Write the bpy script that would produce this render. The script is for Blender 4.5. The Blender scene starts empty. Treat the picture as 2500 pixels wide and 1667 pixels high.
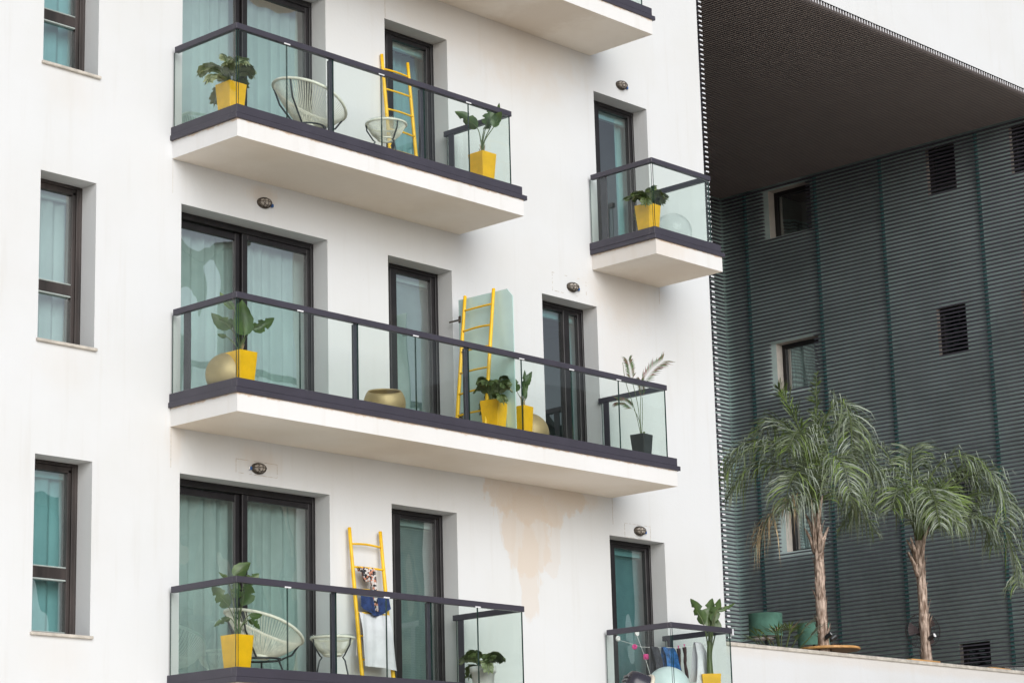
import bpy, math, random
from mathutils import Vector, Matrix, noise
S = bpy.context.scene
COL = S.collection
R = math.radians

# ------------------------------------------------------------------ camera, world, sun, exposure
cam = bpy.data.cameras.new('camera'); cam.sensor_width = 36; cam.lens = 5790.13/2500*36
cam.clip_start = .5; cam.clip_end = 2000
camo = bpy.data.objects.new('camera', cam); COL.objects.link(camo)
YAW, PIT, ROL = 0.8287, 0.2332, -0.0271
_d = Vector((math.sin(YAW)*math.cos(PIT), math.cos(YAW)*math.cos(PIT), math.sin(PIT)))
_r = Vector((math.cos(YAW), -math.sin(YAW), 0)); _u = _r.cross(_d)
_r2 = math.cos(ROL)*_r+math.sin(ROL)*_u; _u2 = -math.sin(ROL)*_r+math.cos(ROL)*_u
m = Matrix((_r2, _u2, -_d)).transposed().to_4x4(); m.translation = Vector((-13.1646, -19.5192, -5.1813))
camo.matrix_world = m; S.camera = camo

SUN_EL, SUN_AZ = R(25), R(203)          # azimuth clockwise from +Y: the sun stands in front of the facade, a little left
wd = bpy.data.worlds.new('World'); S.world = wd; wd.use_nodes = True
nt = wd.node_tree; bg = nt.nodes['Background']; sk = nt.nodes.new('ShaderNodeTexSky')
sk.sky_type = 'NISHITA'; sk.sun_disc = False; sk.sun_elevation = SUN_EL; sk.sun_rotation = SUN_AZ
sk.air_density = 1.0; sk.dust_density = 1.6; sk.ozone_density = 1.0
hs = nt.nodes.new('ShaderNodeHueSaturation'); hs.inputs['Saturation'].default_value = .45      # milky, hazy sky
nt.links.new(sk.outputs[0], hs.inputs['Color']); nt.links.new(hs.outputs[0], bg.inputs[0]); bg.inputs[1].default_value = .10
sl = bpy.data.lights.new('sun', 'SUN'); sl.energy = 2.2; sl.angle = R(50); sl.color = (.985, .985, .985)
so = bpy.data.objects.new('sun', sl); COL.objects.link(so)
so.rotation_euler = Vector((-math.sin(SUN_AZ)*math.cos(SUN_EL), -math.cos(SUN_AZ)*math.cos(SUN_EL), -math.sin(SUN_EL))).to_track_quat('-Z', 'Y').to_euler()
so.location = (-10, -20, 30)
S.view_settings.view_transform = 'Standard'; S.view_settings.look = 'None'; S.view_settings.gamma = 1
S.view_settings.exposure = .15
S.render.engine = 'CYCLES'
cy = S.cycles; cy.use_denoising = True; cy.max_bounces = 10; cy.diffuse_bounces = 5; cy.glossy_bounces = 4
cy.transparent_max_bounces = 24; cy.transmission_bounces = 6; cy.caustics_reflective = False; cy.caustics_refractive = False
cy.sample_clamp_indirect = 6

# ------------------------------------------------------------------ materials
MATS = {}
def newmat(name):
    mt = bpy.data.materials.new(name); mt.use_nodes = True; MATS[name] = mt
    n = mt.node_tree.nodes; n.clear(); return mt, n, mt.node_tree.links
def mnode(n, l, op, a, b=None, clamp=False):
    x = n.new('ShaderNodeMath'); x.operation = op; x.use_clamp = clamp
    for i, v in enumerate((a, b)):
        if v is None: continue
        if isinstance(v, (int, float)): x.inputs[i].default_value = v
        else: l.new(v, x.inputs[i])
    return x.outputs[0]
def mixc(n, l, f, a, b):
    x = n.new('ShaderNodeMix'); x.data_type = 'RGBA'
    for k, v in ((0, f), (6, a), (7, b)):
        if isinstance(v, (int, float)): x.inputs[k].default_value = v
        elif isinstance(v, tuple): x.inputs[k].default_value = (*v, 1)
        else: l.new(v, x.inputs[k])
    return x.outputs[2]
def noisen(n, l, vec, scale, detail=3, rough=.55):
    x = n.new('ShaderNodeTexNoise'); x.inputs['Scale'].default_value = scale; x.inputs['Detail'].default_value = detail; x.inputs['Roughness'].default_value = rough
    if vec is not None: l.new(vec, x.inputs['Vector'])
    return x.outputs['Fac']
def ramp(n, l, f, lo, hi):
    x = n.new('ShaderNodeMapRange'); x.interpolation_type = 'SMOOTHSTEP'
    x.inputs['From Min'].default_value = lo; x.inputs['From Max'].default_value = hi
    l.new(f, x.inputs['Value']); return x.outputs[0]
def scaled(n, l, vec, s):
    x = n.new('ShaderNodeVectorMath'); x.operation = 'MULTIPLY'; l.new(vec, x.inputs[0]); x.inputs[1].default_value = s; return x.outputs[0]
def mat(name, col, rough=.6, metal=0, var=.12, vscale=6, bump=0, bscale=60, col2=None, spec=.5, stretch=(1, 1, 1), sub=0):
    mt, n, l = newmat(name)
    o = n.new('ShaderNodeOutputMaterial'); p = n.new('ShaderNodeBsdfPrincipled'); l.new(p.outputs[0], o.inputs[0])
    tc = n.new('ShaderNodeTexCoord'); v = scaled(n, l, tc.outputs['Object'], stretch)
    f = noisen(n, l, v, vscale, 4)
    c2 = col2 or tuple(max(0, c*(1-2*var)) for c in col)
    c1 = col if col2 else tuple(min(1, c*(1+var)) for c in col)
    l.new(mixc(n, l, ramp(n, l, f, .3, .7), c1, c2), p.inputs['Base Color'])
    p.inputs['Roughness'].default_value = rough; p.inputs['Metallic'].default_value = metal
    p.inputs['Specular IOR Level'].default_value = spec
    l.new(mnode(n, l, 'ADD', mnode(n, l, 'MULTIPLY', f, .12), rough-.06), p.inputs['Roughness'])
    if bump:
        b = n.new('ShaderNodeBump'); b.inputs['Strength'].default_value = bump; b.inputs['Distance'].default_value = .01
        l.new(noisen(n, l, v, bscale, 4), b.inputs['Height']); l.new(b.outputs[0], p.inputs['Normal'])
    return mt

def plaster(name, base, stains, amount=1, mottle=.6, streak=.38, dirt=(.64, .54, .44), edge=False, mot=(.93, .915, .88)):
    """white render: faint mottling, vertical rain streaks and water stains of their own shape (cx, cz, rx, rz, edge softness, strength) in wall coordinates"""
    mt, n, l = newmat(name)
    o = n.new('ShaderNodeOutputMaterial'); p = n.new('ShaderNodeBsdfPrincipled'); l.new(p.outputs[0], o.inputs[0])
    g = n.new('ShaderNodeNewGeometry'); P = g.outputs['Position']
    sx = n.new('ShaderNodeSeparateXYZ'); l.new(P, sx.inputs[0])
    f1 = noisen(n, l, P, .55, 4); f2 = noisen(n, l, scaled(n, l, P, (5, 5, .35)), 1.3, 4, .6); f3 = noisen(n, l, P, 3.2, 6, .62); f4 = noisen(n, l, P, 26, 2)
    c = mixc(n, l, mnode(n, l, 'MULTIPLY', ramp(n, l, f1, .35, .75), mottle), base, tuple(x*y for x, y in zip(base, mot)))
    c = mixc(n, l, mnode(n, l, 'MULTIPLY', ramp(n, l, f2, .52, .8), streak), c, tuple(x*y for x, y in zip(base, (.86, .83, .78))))
    f5 = noisen(n, l, scaled(n, l, P, (1, 1, .18)), 11, 4, .6); wob = mnode(n, l, 'MULTIPLY', mnode(n, l, 'SUBTRACT', f5, .5), .35)   # run-off drags the edges downwards
    for (cx, cz, rx, rz, soft, st) in stains:
        dx = mnode(n, l, 'DIVIDE', mnode(n, l, 'SUBTRACT', mnode(n, l, 'ADD', sx.outputs[0], wob), cx), rx)
        dz = mnode(n, l, 'DIVIDE', mnode(n, l, 'SUBTRACT', sx.outputs[2], cz), rz)
        d = mnode(n, l, 'SQRT', mnode(n, l, 'ADD', mnode(n, l, 'MULTIPLY', dx, dx), mnode(n, l, 'MULTIPLY', dz, dz)))
        d = mnode(n, l, 'ADD', d, mnode(n, l, 'MULTIPLY', mnode(n, l, 'SUBTRACT', f3, .5), 1.1))
        mk = mnode(n, l, 'SUBTRACT', 1, ramp(n, l, d, 1-soft, 1+soft*.6))
        c = mixc(n, l, mnode(n, l, 'MULTIPLY', mk, st), c, dirt)
    if edge:     # rust coloured run-off line just below the metal flashing of each floor
        zz = mnode(n, l, 'SUBTRACT', sx.outputs[2], mnode(n, l, 'MULTIPLY', mnode(n, l, 'ROUND', mnode(n, l, 'DIVIDE', sx.outputs[2], 3.0)), 3.0))
        zz = mnode(n, l, 'ADD', zz, mnode(n, l, 'MULTIPLY', mnode(n, l, 'SUBTRACT', noisen(n, l, P, 9, 5, .65), .5), .09))
        c = mixc(n, l, mnode(n, l, 'MULTIPLY', ramp(n, l, zz, .066, .092), .75), c, (.55, .39, .26))
    sp = mnode(n, l, 'MULTIPLY', ramp(n, l, noisen(n, l, P, 17, 5, .7), .665, .75), .38)
    c = mixc(n, l, sp, c, (.45, .42, .38))
    l.new(c, p.inputs['Base Color']); p.inputs['Roughness'].default_value = .9; p.inputs['Specular IOR Level'].default_value = .25
    b = n.new('ShaderNodeBump'); b.inputs['Strength'].default_value = .22; b.inputs['Distance'].default_value = .006
    l.new(mnode(n, l, 'ADD', f4, mnode(n, l, 'MULTIPLY', noisen(n, l, P, 1.6, 3), 3.0)), b.inputs['Height']); l.new(b.outputs[0], p.inputs['Normal'])
    return mt

def glass(name, tint, ior=1.5, wave=0, wscale=1.2, gl=(1, 1, 1), extra=0, rough=.0):
    mt, n, l = newmat(name)
    o = n.new('ShaderNodeOutputMaterial'); mx = n.new('ShaderNodeMixShader'); t = n.new('ShaderNodeBsdfTransparent'); s = n.new('ShaderNodeBsdfGlossy'); fr = n.new('ShaderNodeFresnel')
    ge = n.new('ShaderNodeNewGeometry')      # the same reflectance from either side of the sheet
    l.new(mnode(n, l, 'ADD', ior, mnode(n, l, 'MULTIPLY', ge.outputs['Backfacing'], 1/ior-ior)), fr.inputs[0]); t.inputs[0].default_value = (*tint, 1); s.inputs['Roughness'].default_value = rough; s.inputs[0].default_value = (*gl, 1)
    l.new(mnode(n, l, 'ADD', fr.outputs[0], extra, True), mx.inputs[0]); l.new(t.outputs[0], mx.inputs[1]); l.new(s.outputs[0], mx.inputs[2]); l.new(mx.outputs[0], o.inputs[0])
    if wave:
        g = n.new('ShaderNodeNewGeometry')
        b = n.new('ShaderNodeBump'); b.inputs['Strength'].default_value = 1; b.inputs['Distance'].default_value = wave
        l.new(noisen(n, l, scaled(n, l, g.outputs['Position'], (1, 1, .55)), wscale, 1.5, .4), b.inputs['Height'])
        l.new(b.outputs[0], s.inputs['Normal'])
    return mt

STAINS_AND_BOUNCE = [  # water stain below the middle balcony, right
    (8.5, -.10, 1.0, .50, .07, .60), (8.30, -.72, .44, .55, .07, .46), (8.33, -1.2, .2, .60, .16, .42), (7.95, -.55, .2, .45, .06, .25), (8.75, -.75, .18, .5, .08, .25), (1.25, .38, .34, .3, .9, .12), (1.25, -2.62, .34, .3, .9, .12), (1.3, 3.35, .34, .3, .9, .12),
    (9.25, -.12, .6, .2, .5, .4),
    # above and right of the upper small door
    (7.6, 5.9, 1.9, .75, .8, .36), (8.7, 5.75, .9, .55, .8, .30), (8.4, 5.2, .8, .35, .9, .14),
    (10.3, 2.75, .75, .55, .7, .34), (10.2, 1.9, .5, .8, .9, .16), (4.0, 2.75, .22, .12, .7, .4), (3.93, -.33, .3, .14, .8, .35),
    (2.75, -.2, .12, .35, .6, .3), (5.6, 2.8, 3.2, .35, .9, .08), (5.2, -.2, 3.0, .4, .9, .08)]  # last two: broad tint under slabs, part stain, part painted warm bounce light
M_wall = plaster('white_plaster', (.690, .706, .722), STAINS_AND_BOUNCE)
M_slab = plaster('slab_plaster', (.745, .745, .745), [(9.9, 3.0, .5, .4, .8, .4)], mottle=.5, streak=.5, edge=True)
M_soff = plaster('soffit_plaster', (.86, .795, .715), [(8.3, 5.89, .5, .5, .6, .5), (6, 5.89, 1.5, .5, .8, .4), (10.6, 2.89, .5, .3, .8, .4), (4.6, 2.89, 1.6, .3, .9, .35), (5.5, -.1, .3, .3, .8, .3)], mottle=1, streak=.2, mot=(.90, .86, .80))
M_par = plaster('parapet_plaster', (.68, .695, .715), [(18, -1.9, 9, .12, .7, .3)])
M_alu = mat('charcoal_aluminium', (.052, .048, .066), .42, .1, .06, 3, .03, 200)
M_frame = mat('dark_window_frame', (.013, .011, .013), .42, .0, .2, 5, .03, 90)
M_bronze = mat('weathered_window_frame', (.036, .028, .026), .5, .0, .35, 7, .04, 120, stretch=(1, 1, .15))
M_stone = mat('beige_stone', (.56, .52, .46), .75, 0, .12, 9, .15, 60)
M_bal = glass('balcony_glass', (.935, .966, .952), 1.30, .0012, 1.6)
M_ded = mat('glass_edge', (.012, .045, .038), .15, 0, .1)
M_lgt = mat('glass_edge_pale', (.30, .42, .38), .15, 0, .1)
M_win = glass('window_glass', (.70, .85, .835), 1.5, .05, 1.15, extra=.31)
M_win2 = glass('teal_window_glass', (.46, .70, .715), 1.5, .045, 1.0, extra=.20)
M_curt = mat('sheer_curtain', (.84, .86, .84), .9, 0, .03, 4)
M_blind = mat('ribbed_blind', (.62, .66, .66), .8, 0, .05, 4)
M_cass = mat('blind_cassette', (.80, .86, .83), .5, 0, .02)
M_bead = mat('glazing_bead_metal', (.46, .52, .50), .5, 0, .05)
M_room = mat('room_paint', (.45, .44, .42), .9, 0, .05)
M_floor = mat('balcony_tile', (.62, .56, .49), .6, 0, .1, 3)
M_slat2 = mat('soffit_slat_lit_underside', (.52, .44, .41), .5, 0, .02, 2)
M_slat3 = mat('soffit_slat_shaded_side', (.27, .245, .25), .5, 0, .02, 2)  # sides darker than undersides: light and shade put into the slat colours
M_slat = mat('dark_slat', (.085, .082, .105), .55, 0, .1, 2)
M_cap = mat('slat_end_cap', (.74, .75, .78), .5, 0, .05)
M_shwall = mat('teal_grey_render', (.66, .81, .79), .85, 0, .10, .8, .1, 30)
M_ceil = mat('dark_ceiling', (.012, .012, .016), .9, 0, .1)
M_teal = mat('teal_batten', (.13, .33, .33), .6, 0, .1)
M_jamb = mat('pale_jamb', (.62, .58, .53), .8, 0, .06, 5)
M_yel = mat('yellow_plastic', (.90, .49, .008), .36, 0, .07, 5, .06, 25)
M_yel2 = mat('yellow_lacquer', (.88, .52, .012), .45, 0, .06, 8)
M_soil = mat('potting_soil', (.05, .035, .025), .95, 0, .3, 40)
def leafmat(name, col, col2, rough=.38):
    mt, n, l = newmat(name)
    o = n.new('ShaderNodeOutputMaterial'); p = n.new('ShaderNodeBsdfPrincipled'); tr = n.new('ShaderNodeBsdfTranslucent'); mx = n.new('ShaderNodeMixShader')
    g = n.new('ShaderNodeNewGeometry'); f = noisen(n, l, g.outputs['Position'], 9, 3)
    c = mixc(n, l, ramp(n, l, f, .3, .7), col, col2)
    l.new(c, p.inputs['Base Color']); p.inputs['Roughness'].default_value = rough
    l.new(mixc(n, l, .5, c, (.20, .30, .03)), tr.inputs[0]); mx.inputs[0].default_value = .18
    l.new(p.outputs[0], mx.inputs[1]); l.new(tr.outputs[0], mx.inputs[2]); l.new(mx.outputs[0], o.inputs[0]); return mt
M_leaf = leafmat('broad_leaf', (.085, .145, .040), (.05, .09, .034))
M_zz = leafmat('glossy_leaflet', (.15, .20, .075), (.08, .115, .048), .35)
M_zz2 = leafmat('dusty_leaflet', (.33, .37, .22), (.21, .25, .13), .5)
M_stem = leafmat('leaf_stalk', (.13, .17, .06), (.09, .12, .05))
M_stem2 = mat('dry_leaf_sheath', (.30, .22, .12), .8, 0, .2, 20)
M_fr = leafmat('palm_frond_green', (.23, .28, .15), (.13, .175, .095), .5)
M_fr2 = leafmat('palm_frond_grey', (.40, .45, .37), (.24, .29, .23), .5)
M_fr3 = leafmat('palm_frond_bright', (.24, .34, .08), (.15, .23, .05), .5)
M_dead = mat('dry_frond', (.42, .32, .19), .85, 0, .25, 12)
M_bark = mat('palm_bark', (.66, .52, .43), .9, 0, .3, 20, 1.0, 40, col2=(.15, .095, .065), stretch=(1.6, 1.6, .35))
M_cord = mat('cream_cord', (.88, .85, .75), .55, 0, .06, 20)
M_steel = mat('dark_steel_tube', (.045, .05, .055), .4, .3, .1)
M_gold = mat('brushed_gold', (.44, .325, .17), .52, .35, .08, 4)
M_brz = mat('lamp_metal', (.10, .082, .065), .5, .5, .3, 30)
M_dome = mat('dusty_lamp_glass', (.40, .36, .32), .25, 0, .15, 20)
M_blue = mat('blue_conduit', (.015, .10, .33), .4, 0, .05)
M_wht = mat('white_plastic', (.78, .78, .77), .5, 0, .03)
M_towel = mat('white_towel', (.80, .79, .84), .95, 0, .04, 8, .4, 300)
M_navy = mat('blue_cotton', (.022, .045, .15), .9, 0, .25, 14, .3, 200)
M_blu2 = mat('blue_cloth', (.03, .13, .36), .9, 0, .3, 12, .3, 200)
M_char = mat('charcoal_cloth', (.045, .045, .06), .95, 0, .2, 12, .3, 200)
M_sock = mat('brown_knit', (.07, .042, .045), .95, 0, .15, 40, .4, 400)
M_pink = mat('pink_plastic', (.72, .05, .27), .4, 0, .05)
M_grn = mat('green_lampshade_fabric', (.11, .26, .20), .85, 0, .10, 7, .2, 200)
M_wood = mat('varnished_wood', (.66, .36, .13), .45, 0, .15, 3, .05, 60, stretch=(1, 8, 8))
M_fan = mat('dark_fan_metal', (.05, .04, .042), .5, .4, .1)
M_ball = mat('pale_blue_vinyl', (.66, .77, .79), .3, 0, .03, 2)
M_grpot = mat('graphite_plastic', (.045, .048, .052), .35, 0, .08)
M_scr = mat('frosted_glass', (.55, .735, .71), .35, 0, .04, 2)
M_lens = mat('spotlight_lens', (.85, .85, .85), .15, 0, .02)
M_ground = mat('light_paving', (.78, .71, .62), .9, 0, .08, .7)
M_deck = mat('terrace_tile', (.58, .48, .40), .8, 0, .1, 1.5)
M_opp = mat('shaded_stone_facade', (.17, .145, .115), .9, 0, .25, .4)  # shade put into the stone colour, for contrast with sky in the panes
M_opp2 = mat('grey_facade', (.09, .09, .088), .9, 0, .2, .4)  # likewise darkened to stand out against the reflected sky
M_dark = mat('dark_opening', (.02, .025, .03), .3, 0, .1)
M_clear = glass('clear_bubble', (.93, .955, .95), 1.45, 0)

mt, n, l = newmat('patterned_fabric')
o = n.new('ShaderNodeOutputMaterial'); p = n.new('ShaderNodeBsdfPrincipled'); l.new(p.outputs[0], o.inputs[0]); tc = n.new('ShaderNodeTexCoord')
vo = n.new('ShaderNodeTexVoronoi'); vo.inputs['Scale'].default_value = 42; l.new(tc.outputs['Object'], vo.inputs['Vector'])
cr = n.new('ShaderNodeValToRGB'); cr.color_ramp.interpolation = 'CONSTANT'
for i, (ps, c) in enumerate([(0, (.02, .02, .025)), (.35, (.60, .57, .55)), (.62, (.50, .22, .14)), (.78, (.03, .03, .035)), (.9, (.65, .62, .6))]):
    e = cr.color_ramp.elements[i] if i < 2 else cr.color_ramp.elements.new(ps)
    e.position = ps; e.color = (*c, 1)
l.new(vo.outputs['Color'], cr.inputs[0]); l.new(cr.outputs[0], p.inputs['Base Color']); p.inputs['Roughness'].default_value = .9
M_scarf = mt

# ------------------------------------------------------------------ mesh helpers
class MB:
    def __init__(s): s.v = []; s.f = []; s.mi = []
    def add(s, v, f, mi=0):
        b = len(s.v); s.v += [tuple(x) for x in v]; s.f += [tuple(b+i for i in q) for q in f]; s.mi += [mi]*len(f)
    def box(s, x0, x1, y0, y1, z0, z1, mi=0, faces=None):
        v = [(x0, y0, z0), (x1, y0, z0), (x1, y1, z0), (x0, y1, z0), (x0, y0, z1), (x1, y0, z1), (x1, y1, z1), (x0, y1, z1)]
        f = [(0, 3, 2, 1), (4, 5, 6, 7), (0, 1, 5, 4), (1, 2, 6, 5), (2, 3, 7, 6), (3, 0, 4, 7)]   # bottom top front right back left
        if faces:
            for q, k in zip(f, faces): s.add(v, [q], k)
        else: s.add(v, f, mi)
    def bevbox(s, x0, x1, y0, y1, z0, z1, b=.004, mi=0):
        xs, ys, zs = (x0, x1), (y0, y1), (z0, z1); pts = []; idx = {}
        for i in (0, 1):
            for j in (0, 1):
                for k in (0, 1):
                    for ax in range(3):
                        pnt = [xs[i], ys[j], zs[k]]
                        for a2, (q, t) in enumerate(((xs, i), (ys, j), (zs, k))):
                            if a2 != ax: pnt[a2] += b if t == 0 else -b
                        idx[(i, j, k, ax)] = len(pts); pts.append(pnt)
        F = []
        g = lambda i, j, k, ax: idx[(i, j, k, ax)]
        for t in (0, 1):
            a = [g(t, 0, 0, 0), g(t, 1, 0, 0), g(t, 1, 1, 0), g(t, 0, 1, 0)]; F.append(a if t else a[::-1])
            a = [g(0, t, 0, 1), g(0, t, 1, 1), g(1, t, 1, 1), g(1, t, 0, 1)]; F.append(a if t else a[::-1])
            a = [g(0, 0, t, 2), g(1, 0, t, 2), g(1, 1, t, 2), g(0, 1, t, 2)]; F.append(a if t else a[::-1])
        for i in (0, 1):
            for j in (0, 1):
                F.append([g(i, j, 0, 0), g(i, j, 1, 0), g(i, j, 1, 1), g(i, j, 0, 1)])
                F.append([g(i, 0, j, 0), g(i, 1, j, 0), g(i, 1, j, 2), g(i, 0, j, 2)])
                F.append([g(0, i, j, 1), g(1, i, j, 1), g(1, i, j, 2), g(0, i, j, 2)])
                for k in (0, 1): F.append([g(i, j, k, 0), g(i, j, k, 1), g(i, j, k, 2)])
        s.add(pts, F, mi)
    def tube(s, pts, rad, sides=8, mi=0, closed=False, cap=True):
        pts = [Vector(p) for p in pts]; N = len(pts)
        if isinstance(rad, (int, float)): rad = [rad]*N
        up = None; rings = []
        for i in range(N):
            a = pts[(i-1) % N] if (closed or i > 0) else pts[i]; b = pts[(i+1) % N] if (closed or i < N-1) else pts[i]
            t = (b-a).normalized()
            if up is None: up = Vector((0, 0, 1)) if abs(t.z) < .9 else Vector((1, 0, 0))
            u = (up-t*up.dot(t))
            if u.length < 1e-5: u = t.orthogonal()
            u.normalize(); w = t.cross(u); up = u
            rings.append([pts[i]+(u*math.cos(q)+w*math.sin(q))*rad[i] for q in [2*math.pi*k/sides for k in range(sides)]])
        v = [p for r in rings for p in r]; f = []
        for i in range(N if closed else N-1):
            j = (i+1) % N
            for k in range(sides): f.append((i*sides+k, i*sides+(k+1) % sides, j*sides+(k+1) % sides, j*sides+k))
        if cap and not closed: f.append(tuple(range(sides))[::-1]); f.append(tuple((N-1)*sides+k for k in range(sides)))
        s.add(v, f, mi)
    def lathe(s, prof, c=(0, 0, 0), seg=32, mi=0, sx=1, sy=1, M=None):
        v = []; f = []; c = Vector(c)
        for (r, z) in prof:
            for k in range(seg):
                a = 2*math.pi*k/seg; q = Vector((r*math.cos(a)*sx, r*math.sin(a)*sy, z)); v.append((M @ q if M else q)+c)
        for i in range(len(prof)-1):
            for k in range(seg): f.append((i*seg+k, i*seg+(k+1) % seg, (i+1)*seg+(k+1) % seg, (i+1)*seg+k))
        s.add(v, f, mi)
    def build(s, name, mats, parent=None, smooth=False, loc=None):
        me = bpy.data.meshes.new(name); me.from_pydata(s.v, [], s.f)
        for k in (mats if isinstance(mats, (list, tuple)) else [mats]): me.materials.append(k)
        if any(s.mi): me.polygons.foreach_set('material_index', s.mi)
        me.validate(); me.update()
        if smooth: me.polygons.foreach_set('use_smooth', [True]*len(me.polygons))
        o = bpy.data.objects.new(name, me); COL.objects.link(o)
        if parent: o.parent = parent
        if loc: o.location = loc
        return o
def tag(o, label, cat, group=None):
    o['label'] = label; o['category'] = cat
    if group: o['group'] = group
    return o
def thing(name, label, cat, loc=(0, 0, 0), group=None, rz=0):
    o = bpy.data.objects.new(name, None); COL.objects.link(o); o.location = loc; o.rotation_euler = (0, 0, rz); o.empty_display_size = .2
    return tag(o, label, cat, group)
def struct(o): o['kind'] = 'structure'; return o
def soft(o, w=.004, seg=2):
    b = o.modifiers.new('edge', 'BEVEL'); b.width = w; b.segments = seg; b.limit_method = 'ANGLE'; return o
def cr_spline(pts, n):
    pts = [Vector(p) for p in pts]; q = [pts[0]*2-pts[1]]+pts+[pts[-1]*2-pts[-2]]; out = []
    for i in range(1, len(q)-2):
        for k in range(n):
            t = k/n; a, b, c, d = q[i-1], q[i], q[i+1], q[i+2]
            out.append(.5*((2*b)+(c-a)*t+(2*a-5*b+4*c-d)*t*t+(3*b-a-3*c+d)*t**3))
    return out+[pts[-1]]

# ------------------------------------------------------------------ ground, terrace floor
GZ = -6.9
b = MB(); b.add([(-400, -400, GZ), (400, -400, GZ), (400, 400, GZ), (-400, 400, GZ)], [(0, 1, 2, 3)]); struct(b.build('ground', M_ground))
b = MB(); b.box(12.21, 22.4, .21, 7.5, -3.0, -2.75); struct(b.build('terrace_floor', M_deck))

# ------------------------------------------------------------------ the white apartment building
X0, XE, ZT = -9.0, 12.2076, 9.78
wL, wR, bL, bR, sL, sR, rL, rR, mL, mR = .937, 1.656, 2.813, 4.991, 5.972, 7.062, 9.872, 10.983, 8.711, 9.781
FZ = .10
OPEN = []
for k in (-1, 0, 1):
    z = 3*k
    OPEN += [('win', wL, wR, z+.593, z+2.394, k), ('big', bL, bR, z+FZ, z+2.404, k), ('small', sL, sR, z+FZ, z+2.404, k)]
    OPEN.append(('right', mL, mR, z+FZ, z+2.404, k) if k == 0 else ('right', rL, rR, z+FZ, z+2.404, k))
apt = thing('apartment_building', 'white plastered apartment building with dark framed windows and glass balconies', 'building', (0, 0, GZ))
def P(b, name, mats, parent, smooth=False):     # part given in world coordinates
    o = b.build(name, mats, parent, smooth); c = Vector(); q = parent
    while q: c += q.location; q = q.parent
    o.location = -c; return o
def wall_grid(b, y, holes, x0, x1, z0, z1, mi=0, flip=False):
    xs = sorted({x0, x1, *[v for h in holes for v in h[:2]]}); zs = sorted({z0, z1, *[v for h in holes for v in h[2:4]]})
    for i in range(len(xs)-1):
        for j in range(len(zs)-1):
            cx, cz = (xs[i]+xs[i+1])/2, (zs[j]+zs[j+1])/2
            if any(h[0] < cx < h[1] and h[2] < cz < h[3] for h in holes): continue
            v = [(xs[i], y, zs[j]), (xs[i+1], y, zs[j]), (xs[i+1], y, zs[j+1]), (xs[i], y, zs[j+1])]
            b.add(v, [(3, 2, 1, 0) if flip else (0, 1, 2, 3)], mi)
TH = .36
holes = [h[1:5] for h in OPEN]
b = MB(); wall_grid(b, 0, holes, X0, XE, GZ, ZT); wall_grid(b, TH, holes, X0, XE, GZ, ZT, 1, True)
for (x0, x1, z0, z1) in holes:
    b.add([(x0, 0, z0), (x0, TH, z0), (x0, TH, z1), (x0, 0, z1)], [(0, 1, 2, 3)]); b.add([(x1, 0, z0), (x1, TH, z0), (x1, TH, z1), (x1, 0, z1)], [(3, 2, 1, 0)])
    b.add([(x0, 0, z1), (x1, 0, z1), (x1, TH, z1), (x0, TH, z1)], [(3, 2, 1, 0)]); b.add([(x0, 0, z0), (x1, 0, z0), (x1, TH, z0), (x0, TH, z0)], [(0, 1, 2, 3)])
b.add([(XE, 0, GZ), (XE, 9, GZ), (XE, 9, ZT), (XE, 0, ZT)], [(0, 1, 2, 3)], 2)     # return wall behind the slats
b.add([(X0, 0, GZ), (X0, 9, GZ), (X0, 9, ZT), (X0, 0, ZT)], [(3, 2, 1, 0)])
b.add([(X0, 9, GZ), (XE, 9, GZ), (XE, 9, ZT), (X0, 9, ZT)], [(3, 2, 1, 0)])
P(b, 'wall', [M_wall, M_room, M_shwall], apt)
b = MB(); b.box(X0, XE, .001, 9, ZT-.02, ZT+.12); P(b, 'roof', M_slab, apt)
b = MB()
for k in (-2, -1, 0, 1, 2): b.box(X0+.01, XE-.01, TH+.01, 8.98, 3*k-.12, 3*k+FZ)
for x in (2.2, 5.5, 8.1): b.box(x-.06, x+.06, TH+.01, 5.0, GZ, ZT-.05)
b.box(X0+.02, XE-.02, 3.6, 3.7, GZ, ZT-.05)
P(b, 'interior', M_room, apt)

# overhanging white block with slatted soffit, and the slatted return of the front block
XR, SZ, YB, PITCH = 22.365, 8.18, 7.44, .0727
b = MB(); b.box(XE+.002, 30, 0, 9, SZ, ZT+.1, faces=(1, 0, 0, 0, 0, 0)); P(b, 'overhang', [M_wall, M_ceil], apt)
b = MB(); b.box(XE-.02, 30.02, -.035, .02, ZT+.1, ZT+.16); P(b, 'roof_edge', M_alu, apt)
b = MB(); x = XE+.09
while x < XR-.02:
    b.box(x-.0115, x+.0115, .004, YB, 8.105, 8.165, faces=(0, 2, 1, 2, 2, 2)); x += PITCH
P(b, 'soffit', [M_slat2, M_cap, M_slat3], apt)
b = MB(); z = -2.7
while z < 8.06:
    b.box(12.262, 12.330, .004, YB, z-.0105, z+.0105, faces=(0, 0, 1, 0, 0, 0)); z += PITCH
P(b, 'side_cladding', [M_slat, M_cap], apt)
for y in (.5, 2.2, 4.0, 5.8): b = MB(); b.box(12.212, 12.258, y-.04, y+.04, -2.75, 8.1); P(b, 'cladding_batten', M_dark, apt)

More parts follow.
